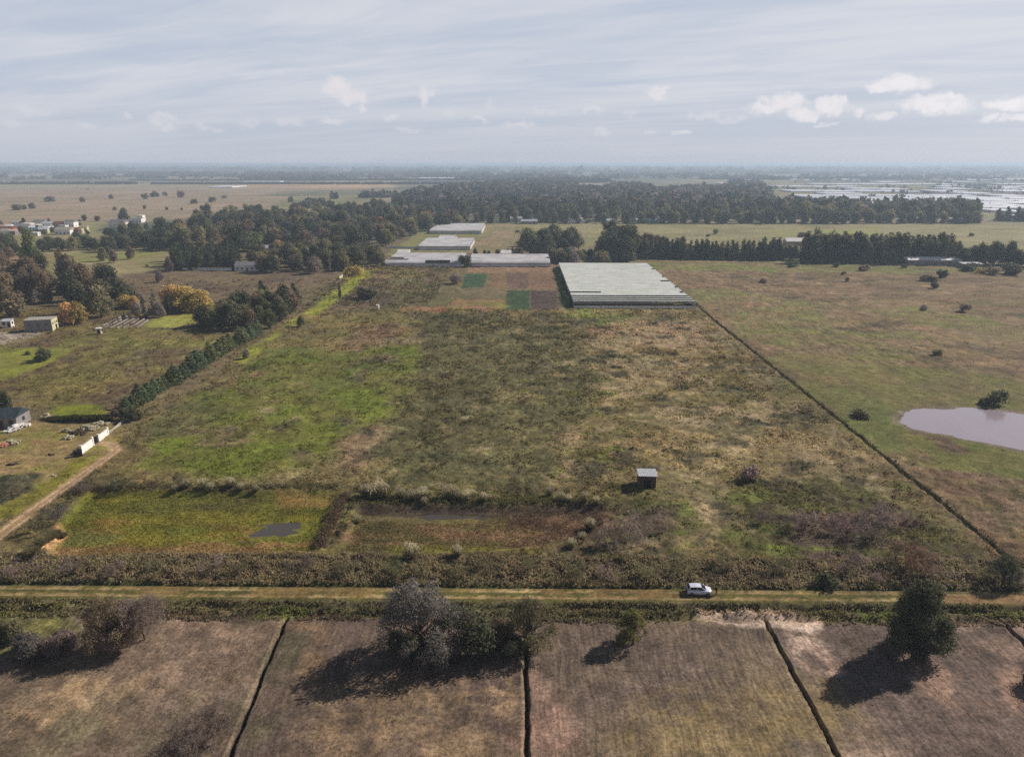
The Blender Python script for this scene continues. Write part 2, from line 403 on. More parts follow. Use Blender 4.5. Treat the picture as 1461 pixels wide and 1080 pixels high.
patch([(770, 837), (975, 837), (975, 853), (780, 853)], (124, 98, 62), (108, 90, 56), 4, .5, .9, .75)
patch([(200, 838), (560, 838), (560, 851), (200, 851)], (112, 92, 56), None, 5, .4, .8, .45)
patch([(60, 92.0), (RD, 92.0), (RD, 94.7), (60, 94.7)], (142, 112, 84), (130, 104, 70), 6, .5, .4, .9, world_=True)
patch([(-RD, 87.8), (RD, 87.8), (RD, 91.9), (-RD, 91.9)], (86, 80, 54), (98, 90, 62), 2.5, .3, .5, rough=1.1, world_=True)
patch([(50, 88.2), (130, 88.2), (130, 91.0), (50, 91.0)], (82, 92, 40), (96, 98, 44), 2.5, .6, .8, .9, world_=True)
# foreground fields
FY = 87.6
patch([(-RD, -200), (-33.6, -200), (-32.3, 62.7), (-34.2, 89.2), (-RD, FY + .5)], (98, 81, 66), (88, 74, 58), 9, .5, .5, rough=.35, stripe=.5, world_=True)
patch([(-31.6, -200), (.5, -200), (.5, FY), (-33.6, FY + 1)], (82, 67, 58), (96, 78, 64), 10, .4, .5, rough=.3, stripe=.9, world_=True)
patch([(1.4, -200), (35.0, -200), (35.0, FY), (1.4, FY)], (88, 73, 62), (100, 84, 67), 10, .4, .5, rough=.25, stripe=1.0, world_=True)
patch([(36.1, -200), (RD, -200), (RD, FY), (36.1, FY)], (96, 80, 70), (86, 72, 60), 9, .4, .5, rough=.3, stripe=.8, world_=True)
patch([(-200, 870), (0, 870), (85, 868), (120, 905), (60, 930), (-200, 950)], (104, 96, 48), (92, 84, 54), 4, 1, 1.5, .85, rough=.6)
patch([(370, 866), (450, 868), (440, 880), (360, 882)], (96, 100, 46), (88, 84, 50), 3, .6, .8, .9)
patch([(60, 960), (250, 960), (160, 1030), (70, 1030)], (132, 108, 80), (108, 90, 70), 3, 2, 4, .75, rough=.5)
patch([(230, 880), (390, 890), (370, 990), (240, 1060), (210, 980)], (120, 98, 78), (102, 84, 70), 2.5, 2, 3, .75, rough=.5)
patch([(100, 990), (260, 1000), (200, 1080), (0, 1080)], (98, 86, 64), None, 5, 2, 3, .35)
patch([(400, 900), (450, 885), (470, 930), (440, 970), (390, 950)], (120, 94, 70), (102, 82, 64), 3, 1.5, 3, .6)
patch([(480, 960), (740, 960), (740, 1080), (400, 1120), (430, 1000)], (126, 102, 76), (100, 82, 66), 2.2, 3, 4, .72, rough=.55, stripe=.2)
patch([(345, 1010), (400, 900), (440, 900), (400, 1040), (330, 1100)], (84, 73, 56), None, 4, 1.5, 2, .6)
patch([(756, 960), (810, 990), (850, 1030), (790, 1120), (756, 1120)], (150, 116, 98), (128, 102, 84), 4, 2, 3, .75)
patch([(960, 960), (1160, 980), (1200, 1090), (900, 1090)], (118, 98, 66), (106, 88, 66), 5, 4, 6, .7)
patch([(995, 868), (1110, 868), (1180, 880), (1160, 902), (1060, 892), (1000, 878)], (184, 160, 138), (160, 136, 116), 3, .6, 1.2, 1.0)
patch([(1105, 890), (1160, 905), (1190, 960), (1165, 960), (1130, 920)], (160, 134, 114), (130, 106, 88), 2, 1, 2, .7)
patch([(1185, 1040), (1260, 1050), (1320, 1110), (1210, 1110)], (156, 130, 108), (124, 102, 84), 3, 1.5, 3, .6)
patch([(1360, 880), (1461, 890), (1461, 930), (1350, 910)], (128, 104, 88), None, 4, 2, 3, .7)
patch([(1300, 940), (1500, 960), (1500, 1010), (1330, 990)], (132, 104, 86), None, 5, 2, 4, .6)

DIRT = P((-140, 858), (-40, 792), (0, 764), (60, 720), (110, 684), (150, 655), (166, 644), (160, 634), (143, 633))
DITCH1 = [(-33.95, 90.0), (-33.6, 86), (-33.05, 76), (-32.5, 68), (-31.95, 60), (-31.5, 50), (-29, 0), (-25, -200)]
FIELD_PAL = [lin(c) for c in ((112, 106, 84), (132, 118, 92), (92, 96, 76), (104, 92, 80), (140, 126, 104), (84, 88, 70), (120, 112, 74))]


def pond_mud(X, Y, col):
    d = sdpoly(X, Y, POND) + 1.6 * fbm(X, Y * 1.6, 6, 4, 95, .65)
    w_ = ((1 - sst(.2, 2.2, d)) * .8)[:, None]
    return col * (1 - w_) + lin((128, 112, 96)) * w_


def ground_look(X, Y):
    """base colour (linear), roughness of the growth, tillage streaks"""
    n = X.shape[0]
    # far plain: a patchwork of fields
    cx = 420.0; cy = 260.0
    jx = X + 160 * fbm(X, Y, 900, 2, 71); jy = Y + 60 * fbm(X, Y, 900, 2, 72)
    r = _h(np.floor((jx + 210 * (np.floor(jy / cy) % 2)) / cx).astype(np.int64), np.floor(jy / cy).astype(np.int64), 5)
    pal = np.array(FIELD_PAL)
    col = pal[(r * 6.999).astype(int)]
    near = (np.hypot(X, Y) < 650)
    col[near] = lin((106, 92, 66))
    rough = np.where(near, .5, 0.0); stripe = np.zeros(n)
    for k, (poly, c1, c2, ns, soft, edge, cov, rg, st) in enumerate(PATCH):
        a = np.array(poly); m_ = soft + edge + 2
        sel = np.nonzero((X > a[:, 0].min() - m_) & (X < a[:, 0].max() + m_) & (Y > a[:, 1].min() - m_) & (Y < a[:, 1].max() + m_))[0]
        if len(sel) == 0: continue
        x, y = X[sel], Y[sel]
        ax_ = .35 if (105 < a[:, 1].mean() < 125 and ns < 6) else 1.0
        d = sdpoly(x, y, poly) + edge * fbm(x, y, max(edge * 2.2, 1.0), 4, 100 + k)
        wgt = 1 - sst(-soft, soft, d)
        if cov < 1:
            q = fbm(x * ax_, y * 1.1, ns * 1.3, 5, 300 + k, .62)
            th = (0.5 - cov) * 1.5
            wgt = wgt * sst(th - .22, th + .22, q)
        f = sst(-.45, .45, fbm(x * ax_, y * 1.1, ns, 5, 500 + k, .66))[:, None]
        c = c1 * (1 - f) + c2 * f
        W = wgt[:, None]
        col[sel] = col[sel] * (1 - W) + c * W
        if rg is not None: rough[sel] = rough[sel] * (1 - wgt) + rg * wgt
        if st is not None: stripe[sel] = stripe[sel] * (1 - wgt) + st * wgt
    # dirt track
    sel = np.nonzero((X > -140) & (X < -80) & (Y > 85) & (Y < 165))[0]
    if len(sel):
        x, y = X[sel], Y[sel]
        d = sdline(x, y, DIRT)
        wgt = (1 - sst(.9, 1.9, d + .5 * fbm(x, y, 2.5, 3, 900)))[:, None]
        c = np.where((np.abs(d - .75) < .35)[:, None], lin((176, 146, 116)), lin((142, 118, 84)))
        col[sel] = col[sel] * (1 - wgt) + c * wgt
        rough[sel] *= (1 - wgt[:, 0])
    col = pond_mud(X, Y, col)
    # overall mottling of growth, wet and dry spots
    mm = .50 * fbm(X, Y, 3.4, 4, 21, .75) + .26 * fbm(X * 1.25, Y * .8, 20.0, 4, 22, .65) + .16 * fbm(X, Y, 150.0, 3, 23)
    mm *= np.where(np.hypot(X, Y) < 700, .45 + .65 * np.clip(rough, 0, 1), .4)
    hu = fbm(X, Y, 11.0, 4, 31, .6)[:, None] * np.array([.08, .0, -.05]) * np.clip(rough, .25, 1)[:, None]
    tone = 1 + .24 * (Y < FY + .3) - .13 * sst(82, 84, X) * (Y > FY) * (Y < 480)
    col = col * np.exp(mm[:, None] + hu) * tone[:, None]
    fr = (Y < FY + .3)[:, None]; col = np.where(fr, col * np.array([.94, .985, 1.05]), col)
    return col, rough, stripe


def height(X, Y, rough):
    far = 1 - sst(420, 700, Y)
    h = rough * (.34 * fbm(X, Y, 3.2, 3, 41, .7) + .30 * fbm(X, Y, 1.25, 2, 44)) * far
    h += .35 * fbm(X, Y, 34, 3, 42) * far * np.clip(.3 + rough, 0, 1)
    road = (1 - sst(1.9, 3.2, np.abs(Y - 93.75)))
    h = h * (1 - road) + .12 * road
    h -= .75 * np.exp(-((Y - 90.95 - .25 * fbm(X, Y, 7, 2, 45)) / .5) ** 2)
    h += .25 * np.exp(-((Y - 89.9) / .5) ** 2)
    h -= .45 * np.exp(-((Y - 88.7 - .3 * fbm(X, Y, 5, 2, 46)) / .35) ** 2)
    h -= .5 * np.exp(-((Y - 96.2) / .4) ** 2)
    for b, dpt in ((BAS1, .6), (BAS2, .42)):
        a = np.array(b)
        sel = np.nonzero((X > a[:, 0].min() - 4) & (X < a[:, 0].max() + 4) & (Y > a[:, 1].min() - 4) & (Y < a[:, 1].max() + 4))[0]
        d = sdpoly(X[sel], Y[sel], b) + .5 * fbm(X[sel], Y[sel], 3, 3, 47)
        m_ = 1 - sst(-1.3, .2, d)
        h[sel] = h[sel] * (1 - .8 * m_) - dpt * m_ + .22 * np.exp(-((d - 1.0) / .9) ** 2)
    for q_, dp in ((PUD1, .24), (PUD2, .24)):
        a = np.array(q_)
        sel = np.nonzero((X > a[:, 0].min() - 4) & (X < a[:, 0].max() + 4) & (Y > a[:, 1].min() - 4) & (Y < a[:, 1].max() + 4))[0]
        d = sdpoly(X[sel], Y[sel], q_) + 1.5 * fbm(X[sel] * .35, Y[sel], 1.8, 4, 48, .7)
        h[sel] = np.where(d < .6, h[sel] * 1 - dp * (1 - sst(-.7, .5, d)), h[sel])
    pd = sdpoly(X, Y, POND)
    pd = pd + 1.3 * fbm(X, Y * 1.6, 5, 4, 96, .65) * (pd < 14)
    h = np.where(pd < 12, h * sst(0, 12, pd) - .28 * (1 - sst(-3, 2.5, pd)), h)
    # ditches of the foreground
    front = 1 - sst(FY + .3, FY + 1.4, Y)
    frd = 1 - sst(FY + .6 - 3, FY + 1.4 - 3, Y)
    wob_ = .16 * fbm(X * 0 + 3.3, Y, 2.4, 3, 91) + .05 * fbm(X * 0, Y, .7, 2, 92)
    d1 = np.abs(X - ditch1_x(Y) - wob_); h = h * (1 - front * np.exp(-(d1 / 1.2) ** 2)) - 1.0 * (1 - sst(.16, .34, d1)) * front
    for xx in (.95, 35.57):
        d1 = np.abs(X - xx - wob_); h = h * (1 - front * np.exp(-(d1 / 1.2) ** 2)) - 1.0 * (1 - sst(.17, .36, d1)) * front
    d1 = np.abs(X - 69.6 - wob_); h -= 1.0 * (1 - sst(.2, .4, d1)) * (1 - sst(86.8, 87.6, Y))
    d1 = np.abs(X - 82.0); h -= .6 * (1 - sst(.2, .5, d1 + wob_)) * sst(98, 104, Y) * (1 - sst(330, 340, Y))
    return h


def ditch1_x(Y):
    return np.interp(Y, [p[1] for p in DITCH1[::-1]], [p[0] for p in DITCH1[::-1]])


PUD1 = P((352, 760), (372, 747), (400, 743), (430, 745), (432, 750), (408, 756), (372, 763))
PUD2 = P((520, 736), (560, 732), (640, 731), (700, 733), (690, 736), (600, 738))
POND = P((1284, 596), (1292, 588), (1310, 583), (1380, 581), (1425, 584), (1461, 590), (1700, 600), (1700, 690), (1461, 642), (1410, 632), (1350, 621), (1300, 611), (1283, 602))

# ------------------------------------------------------------------ the ground sheet
xs = list(np.arange(-135, 135.01, .6))
s = .6; x = 135.0
while x < 48000:
    s *= 1.045; x += s; xs.append(x); xs.append(-x)
for c in (.95, 35.57, 82.0, 69.6, -33.0):
    for o in (-.9, -.75, -.5, -.36, -.26, -.17, -.08, 0, .08, .17, .26, .36, .5, .75, .9):
        xs.append(c + o)
xs = np.array(sorted(xs)); xs = xs[np.insert(np.diff(xs) > .03, 0, True)]
ys = [-3000, -1500, -800, -400, -200, -100, -50, 0, 20, 35, 45, 52]
y = 56.0; s = .5
while y < 48000:
    s = .42 if y < 140 else max(.42, (y - 140) * .0085 + .42) if y < 700 else s * 1.03
    y += s; ys.append(y)
ys = np.array(ys, float)
NX, NY = len(xs), len(ys)
GX, GY = np.meshgrid(xs, ys)
# the first ditch runs a little askew: bend the lines of the grid with it
bend = np.interp(GX, [-60, -35.5, -30.5, -8], [0, 1, 1, 0]) * (1 - sst(95, 110, GY)) * sst(20, 50, GY)
GX = GX + bend * (ditch1_x(GY) + 33.0)
gx = GX.ravel(); gy = GY.ravel()
gcol, grough, gstripe = ground_look(gx, gy)
gz = height(gx, gy, grough)
# dark wet soil in the bottom of the ditches
KALB = 1.0


def mesh_from(name, V, F, mat=None, cols=None, smooth=False, attrs=None):
    me = bpy.data.meshes.new(name)
    V = np.asarray(V, np.float32); F = np.asarray(F, np.int32)
    k = F.shape[1]
    me.vertices.add(len(V)); me.vertices.foreach_set('co', V.ravel())
    me.loops.add(F.size); me.loops.foreach_set('vertex_index', F.ravel())
    me.polygons.add(len(F)); me.polygons.foreach_set('loop_start', np.arange(0, F.size, k, dtype=np.int32))
    try: me.polygons.foreach_set('loop_total', np.full(len(F), k, np.int32))
    except Exception: pass
    if smooth: me.polygons.foreach_set('use_smooth', np.ones(len(F), bool))
    if cols is not None:
        a = me.color_attributes.new('Col', 'FLOAT_COLOR', 'POINT')
        c = np.ones((len(V), 4), np.float32); c[:, :3] = cols
        a.data.foreach_set('color', c.ravel())
    for nm, arr in (attrs or {}).items():
        a = me.attributes.new(nm, 'FLOAT', 'POINT'); a.data.foreach_set('value', np.asarray(arr, np.float32))
    me.update(calc_edges=True)
    if mat: me.materials.append(mat)
    return me


def link(name, me, parent=None, loc=None, rz=0.0, scale=None, **props):
    o = bpy.data.objects.new(name, me)
    sc.collection.objects.link(o)
    if parent is not None: o.parent = parent
    if loc is not None: o.location = loc
    if rz: o.rotation_euler = (0, 0, rz)
    if scale is not None: o.scale = scale if hasattr(scale, '__len__') else (scale,) * 3
    for k, v in props.items():
        if v is not None: o[k] = v
    return o


def mat_ground():
    m = bpy.data.materials.new('ground'); m.use_nodes = True
    t = NT(m.node_tree)
    out = t.add('ShaderNodeOutputMaterial'); b = t.add('ShaderNodeBsdfPrincipled')
    col = t.add('ShaderNodeAttribute', attribute_name='Col').outputs['Color']
    rg = t.add('ShaderNodeAttribute', attribute_name='rough').outputs['Fac']
    st = t.add('ShaderNodeAttribute', attribute_name='stripe').outputs['Fac']
    pos = t.add('ShaderNodeNewGeometry').outputs['Position']
    n1 = t.noise(pos, 2.1, 7, .78)
    n2 = t.noise(pos, .45, 5, .65, .6)
    mp = t.add('ShaderNodeMapping'); mp.inputs['Scale'].default_value = (2.4, .16, 1); mp.inputs['Rotation'].default_value = (0, 0, .10)
    wob = t.vm('MULTIPLY', t.vm('SUBTRACT', t.add('ShaderNodeTexNoise').outputs['Color'], (.5, .5, .5)), (0, 0, 0))
    nw = t.add('ShaderNodeTexNoise'); nw.inputs['Scale'].default_value = .055; nw.inputs['Detail'].default_value = 2
    t.link(pos, nw.inputs['Vector'])
    wob = t.vm('MULTIPLY', t.vm('SUBTRACT', nw.outputs['Color'], (.5, .5, .5)), (5, 5, 0))
    t.link(t.vm('ADD', pos, wob), mp.inputs[0])
    n3 = t.noise(mp.outputs[0], 1.0, 4, .6)
    k1 = t.ramp(n1, .32, .68, .30, 1.70, False)
    k2 = t.ramp(n2, .30, .70, .68, 1.32, False)
    k3 = t.ramp(n3, .30, .70, .62, 1.38, False)
    k1b = t.m('ADD', 1.0, t.m('MULTIPLY', t.m('SUBTRACT', k1, 1.0), t.m('ADD', .85, t.m('MULTIPLY', rg, .4))))
    k3b = t.m('ADD', 1.0, t.m('MULTIPLY', t.m('SUBTRACT', k3, 1.0), st))
    k = t.m('MULTIPLY', t.m('MULTIPLY', k1b, k2), k3b)
    c = t.vm('SCALE', col); t.put(c.node.inputs['Scale'], k)
    # dry straw flecks
    fl = t.ramp(t.noise(pos, 3.3, 3, .7), .60, .70)
    fl = t.m('MULTIPLY', fl, t.m('ADD', .20, t.m('MULTIPLY', rg, .30)))
    c = t.mix(fl, c, C4(168, 146, 104))
    t.put(b.inputs['Base Color'], c)
    b.inputs['Roughness'].default_value = .95
    b.inputs['Specular IOR Level'].default_value = .1
    bp = t.add('ShaderNodeBump'); bp.inputs['Distance'].default_value = .35
    t.put(bp.inputs['Strength'], t.m('ADD', .25, t.m('MULTIPLY', rg, .45), clamp=True))
    t.put(bp.inputs['Height'], t.m('ADD', n1, t.m('MULTIPLY', t.m('MULTIPLY', n3, st), .5)))
    t.link(bp.outputs[0], b.inputs['Normal'])
    t.link(b.outputs[0], out.inputs[0])
    return m


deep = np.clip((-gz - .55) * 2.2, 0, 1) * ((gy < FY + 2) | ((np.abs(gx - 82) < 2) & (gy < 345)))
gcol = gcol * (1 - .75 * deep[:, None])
# pale spoil thrown up beside the foreground ditches
for xx, sd in ((ditch1_x(gy) - .62, .16), (.95 - .55, .12), (35.57 - .75, .14)):
    wq = np.exp(-((gx - xx) / sd) ** 2) * (gy < FY) * .55
    gcol = gcol * (1 - wq[:, None]) + lin((158, 138, 108)) * wq[:, None]
idx = np.arange(NX * NY).reshape(NY, NX)
F = np.stack([idx[:-1, :-1], idx[:-1, 1:], idx[1:, 1:], idx[1:, :-1]], -1).reshape(-1, 4)
V = np.stack([gx, gy, gz], 1)
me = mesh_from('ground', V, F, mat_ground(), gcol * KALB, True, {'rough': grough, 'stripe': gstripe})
link('ground', me, kind='structure', label='open plain of rough pasture, scrub and bare fields')
print('ground', NX, NY)


def gh(x, y):
    """height of the ground sheet at a point"""
    X = np.array([float(x)]); Y = np.array([float(y)])
    _, r, _ = ground_look(X, Y)
    return float(height(X, Y, r)[0])


# ------------------------------------------------------------------ materials
def mat(name, col, rough=.8, spec=.3, var=.0, scale=3.0, metallic=0.0, col2=None, bump=0.0, translucent=0.0):
    m = bpy.data.materials.new(name); m.use_nodes = True
    t = NT(m.node_tree)
    out = t.add('ShaderNodeOutputMaterial'); b = t.add('ShaderNodeBsdfPrincipled')
    tcn = t.add('ShaderNodeTexCoord').outputs['Object']
    n = t.noise(tcn, scale, 5, .6)
    c1 = C4(*col); c2 = C4(*(col2 or [max(0, q * (1 - var)) for q in col]))
    t.put(b.inputs['Base Color'], t.mix(t.ramp(n, .35, .65), c1, c2))
    b.inputs['Roughness'].default_value = rough
    b.inputs['Specular IOR Level'].default_value = spec
    b.inputs['Metallic'].default_value = metallic
    if bump:
        bp = t.add('ShaderNodeBump'); bp.inputs['Distance'].default_value = bump
        t.link(n, bp.inputs['Height']); t.link(bp.outputs[0], b.inputs['Normal'])
    t.link(b.outputs[0], out.inputs[0])
    return m


def mat_leaf(name, dark, light, trans=.42):
    m = bpy.data.materials.new(name); m.use_nodes = True
    t = NT(m.node_tree)
    out = t.add('ShaderNodeOutputMaterial'); b = t.add('ShaderNodeBsdfPrincipled')
    v = t.add('ShaderNodeAttribute', attribute_name='v').outputs['Fac']
    oi = t.add('ShaderNodeObjectInfo').outputs['Random']
    c = t.mix(v, C4(*dark), C4(*light))
    hs = t.add('ShaderNodeHueSaturation')
    t.put(hs.inputs['Hue'], t.ramp(oi, 0, 1, .487, .508, False))
    t.put(hs.inputs['Value'], t.ramp(t.m('FRACT', t.m('MULTIPLY', oi, 7.3)), 0, 1, .72, 1.28, False))
    hs.inputs['Saturation'].default_value = .95
    t.put(hs.inputs['Color'], c)
    c = hs.outputs[0]
    t.put(b.inputs['Base Color'], c)
    b.inputs['Roughness'].default_value = .7
    b.inputs['Specular IOR Level'].default_value = .2
    tr = t.add('ShaderNodeBsdfTranslucent'); t.put(tr.inputs[0], c)
    mxs = t.add('ShaderNodeMixShader'); mxs.inputs[0].default_value = trans
    t.link(b.outputs[0], mxs.inputs[1]); t.link(tr.outputs[0], mxs.inputs[2])
    t.link(mxs.outputs[0], out.inputs[0])
    return m


def mat_vcol(name, trans=.2):
    m = bpy.data.materials.new(name); m.use_nodes = True
    t = NT(m.node_tree)
    out = t.add('ShaderNodeOutputMaterial'); b = t.add('ShaderNodeBsdfPrincipled')
    c = t.add('ShaderNodeAttribute', attribute_name='Col').outputs['Color']
    t.put(b.inputs['Base Color'], c); b.inputs['Roughness'].default_value = .85; b.inputs['Specular IOR Level'].default_value = .1
    tr = t.add('ShaderNodeBsdfTranslucent'); t.put(tr.inputs[0], c)
    mxs = t.add('ShaderNodeMixShader'); mxs.inputs[0].default_value = trans
    t.link(b.outputs[0], mxs.inputs[1]); t.link(tr.outputs[0], mxs.inputs[2])
    t.link(mxs.outputs[0], out.inputs[0])
    return m


M_BARK = mat('bark', (92, 80, 68), .9, .1, .4, 4)
M_BARKP = mat('pale_bark', (150, 138, 124), .9, .1, .35, 3)
LEAF = {
    'dark': mat_leaf('leaf_dark', (52, 56, 41), (118, 118, 82), .44),
    'green': mat_leaf('leaf_green', (67, 76, 47), (136, 138, 85), .44),
    'olive': mat_leaf('leaf_olive', (85, 83, 55), (164, 153, 106), .44),
    'brown': mat_leaf('leaf_brown', (92, 78, 58), (158, 136, 104), .44),
    'rust': mat_leaf('leaf_rust', (120, 86, 64), (168, 120, 92), .44),
    'yellow': mat_leaf('leaf_yellow', (150, 132, 60), (214, 190, 100), .45),
    'orange': mat_leaf('leaf_orange', (168, 132, 78), (224, 184, 116), .45),
    'grey': mat_leaf('leaf_grey', (141, 127, 118), (190, 174, 163), .44),
    'silver': mat_leaf('leaf_silver', (78, 73, 66), (156, 147, 136), .44),
    'purple': mat_leaf('leaf_purple', (112, 97, 87), (161, 139, 126), .44),
    'straw': mat_leaf('leaf_straw', (96, 90, 58), (150, 140, 98)),
    'plume': mat_leaf('leaf_plume', (176, 164, 130), (212, 200, 166)),
    'lime': mat_leaf('leaf_lime', (92, 92, 44), (152, 146, 74), .44),
    'hedge': mat_leaf('leaf_hedge', (64, 78, 56), (125, 138, 94), .44),
    'conifer': mat_leaf('leaf_conifer', (48, 57, 41), (105, 112, 77), .44),
}


# ------------------------------------------------------------------ plants
def unit(rng, n):
    v = rng.normal(size=(n, 3))
    return v / np.linalg.norm(v, axis=1)[:, None]


def cards(rng, pts, sx, sy, up=0.0, normals=None):
    """one small four-cornered leaf clump per point"""
    n = len(pts)
    a = unit(rng, n)
    if up: a[:, 2] += up * np.sign(rng.random(n) - .15); a /= np.linalg.norm(a, axis=1)[:, None]
    b = np.cross(a, unit(rng, n) if normals is None else normals + .5 * unit(rng, n)); b /= np.linalg.norm(b, axis=1)[:, None] + 1e-9
    sx = (sx * (.6 + .8 * rng.random(n)))[:, None]; sy = (sy * (.6 + .8 * rng.random(n)))[:, None]
    k = .25 + .5 * rng.random((n, 1))
    V = np.stack([pts - a * sy, pts + b * sx * k + a * sy * .1, pts + a * sy, pts - b * sx + a * sy * .2 * (k - .5)], 1).reshape(-1, 3)
    F = np.arange(4 * n).reshape(n, 4)
    return V, F


def tube(path, rad, sides=5):
    path = np.asarray(path, float); n = len(path)
    V = []; F = []
    for i in range(n):
        d = path[min(i + 1, n - 1)] - path[max(i - 1, 0)]; d = d / (np.linalg.norm(d) + 1e-9)
        a = np.cross(d, (0.3, .9, .1)); a /= np.linalg.norm(a); b = np.cross(d, a)
        for k in range(sides):
            t = 2 * math.pi * k / sides
            V.append(path[i] + rad[i] * (math.cos(t) * a + math.sin(t) * b))
    for i in range(n - 1):
        for k in range(sides):
            k2 = (k + 1) % sides
            F.append([i * sides + k, i * sides + k2, (i + 1) * sides + k2, (i + 1) * sides + k])
    return np.array(V), np.array(F)


def merge(parts):
    Vs = []; Fs = []; o = 0
    for V, F in parts:
        Vs.append(V); Fs.append(F + o); o += len(V)
    return np.concatenate(Vs), np.concatenate(Fs)


def blob_leaves(rng, blobs, n, leaf, up=0.0):
    vol = np.array([b[1][0] * b[1][1] * b[1][2] for b in blobs]) ** .67
    cnt = (vol / vol.sum() * n).astype(int) + 3
    pts = []; vv = []; nn = []
    for (c, r), k in zip(blobs, cnt):
        u = unit(rng, k)
        # lumpy shell
        lump = 1 + .22 * np.sin(u[:, 0] * 5 + c[0]) * np.cos(u[:, 1] * 4.3 + c[1] * 2) + .12 * np.sin(u[:, 2] * 9 + c[2])
        rr = (1 - rng.random(k) ** 1.6 * .55) * lump * (1 + .10 * rng.normal(size=k))
        pts.append(np.array(c) + u * np.array(r) * rr[:, None])
        vv.append(np.clip(.5 + .28 * (rng.random() - .5) * 2 + .45 * (rng.random(k) - .5), 0, 1)); nn.append(u)
    pts = np.concatenate(pts); vv = np.concatenate(vv); nn = np.concatenate(nn)
    pts[:, 2] = np.maximum(pts[:, 2], .05)
    V, F = cards(rng, pts, leaf, leaf, up, nn)
    return V, F, np.repeat(vv, 4)


def proto_tree(seed, h, w_, n=1500, leaf=.45, form='round', trunk_r=.22, clear=.2, bark=None):
    """crown and trunk of a tree h high and w_ wide -> (trunk V,F), (crown V,F,v)"""
    rng = np.random.default_rng(seed)
    blobs = []
    R = w_ / 2
    if form == 'round':
        nb = 17
        for i in range(nb):
            zz = (i + .5 * rng.random()) / nb
            a = i * 2.4 + rng.random() * 1.1
            z = h * (clear + .14 + (.80 - clear) * zz)
            q = R * .70 * math.sqrt(max(0.02, 1 - (zz * 1.08 - .22) ** 2 * 1.45)) * (.55 + .45 * rng.random())
            if zz > .72: q *= .6
            s_ = R * (.26 + .20 * rng.random())
            blobs.append(((q * math.cos(a), q * math.sin(a), z), (s_, s_, s_ * .85)))
        blobs.append(((0, 0, h * .5), (R * .55, R * .55, h * .28)))
    elif form == 'cone':
        nb = 9
        for i in range(nb):
            f = i / (nb - 1)
            z = h * (clear * .5 + .06 + (.90 - clear * .5) * f)
            s_ = R * (1.0 - .78 * f ** 1.25) * (.85 + .3 * rng.random())
            blobs.append((((rng.random() - .5) * R * .3, (rng.random() - .5) * R * .3, z), (s_, s_, h * .085)))
    elif form == 'tall':
        nb = 12
        for i in range(nb):
            f = (i + rng.random()) / nb
            a = rng.random() * 6.28
            q = R * .62 * math.sin(math.pi * (.22 + .60 * f)) * rng.random() ** .4
            s_ = R * (.34 + .22 * rng.random())
            blobs.append(((q * math.cos(a), q * math.sin(a), h * (clear + (.93 - clear) * f)), (s_, s_, s_ * 1.15)))
    elif form == 'bush':
        nb = 8
        for i in range(nb):
            a = rng.random() * 6.28; q = rng.random() ** .5 * .65 * R
            s_ = R * (.32 + .22 * rng.random())
            zt = h * (.25 + .5 * rng.random()) * (1 - .35 * q / R)
            blobs.append(((q * math.cos(a), q * math.sin(a), zt), (s_, s_, min(s_, h * .36))))
    V, F, v = blob_leaves(rng, blobs, n, leaf)
    parts = []
    lean = np.array([(rng.random() - .5) * .5, (rng.random() - .5) * .5, 0])
    tp = h * (.92 if form == 'cone' else .62)
    ks = 6
    path = [np.array([0, 0, -.3]) + 0 * lean]
    for i in range(1, ks + 1):
        f = i / ks
        path.append(np.array([0, 0, tp * f]) + lean * f * f + np.array([math.sin(i * 2.1 + seed), math.cos(i * 1.7 + seed), 0]) * trunk_r * .35)
    parts.append(tube(path, [trunk_r * (1.25 if i == 0 else 1 - .8 * i / ks) for i in range(ks + 1)], 7))
    for (c, r) in blobs:
        c = np.array(c)
        z0 = min(tp * .9, max(h * .10, c[2] * .45)); f = z0 / tp
        p0 = np.array([0, 0, z0]) + lean * f * f
        mid = (p0 + c) / 2 + np.array([0, 0, -.06 * h * (0 if form == 'bush' else 1)])
        rr = trunk_r * .38
        parts.append(tube([p0, mid, c], [rr, rr * .6, rr * .15], 4))
    return merge(parts), (V, F, v)


def wispy(seed, h, w_, n, leaf, clear=.02):
    """an open crown: many limbs rising from a low fork, a ragged tuft of leaves on each"""
    rng = np.random.default_rng(seed); R = w_ / 2
    blobs = []; parts = []
    parts.append(tube([(0, 0, -.3), (.05, 0, h * .14), (0, .08, h * .3), (.08, 0, h * .5), (0, 0, h * .7)], [.30 * h / 9, .25 * h / 9, .18 * h / 9, .12 * h / 9, .05 * h / 9], 7))
    for i in range(60):
        a = rng.random() * 6.28; f = rng.random()
        z = h * (clear + .10 + (.86 - clear) * f)
        q = R * math.sqrt(max(.06, 1 - (f * 1.12 - .30) ** 2 * 1.25)) * (.30 + .66 * rng.random() ** .6) * (1.18 - .42 * f)
        s_ = R * (.13 + .16 * rng.random())
        c = np.array([q * math.cos(a), q * math.sin(a), z])
        blobs.append((tuple(c), (s_, s_, s_ * (1.0 + .5 * rng.random()))))
        z0 = max(h * .06, z * (.35 + .2 * rng.random())); p0 = np.array([0, 0, min(z0, h * .66)])
        mid = p0 * .45 + c * .55 + np.array([q * .12 * math.cos(a), q * .12 * math.sin(a), -.05 * h])
        r_ = .085 * h / 9
        parts.append(tube([p0, mid, c, c + (c - mid) * .3], [r_, r_ * .65, r_ * .35, r_ * .12], 4))
    V, F, v = blob_leaves(rng, blobs, n, leaf)
    return merge(parts), (V, F, v)


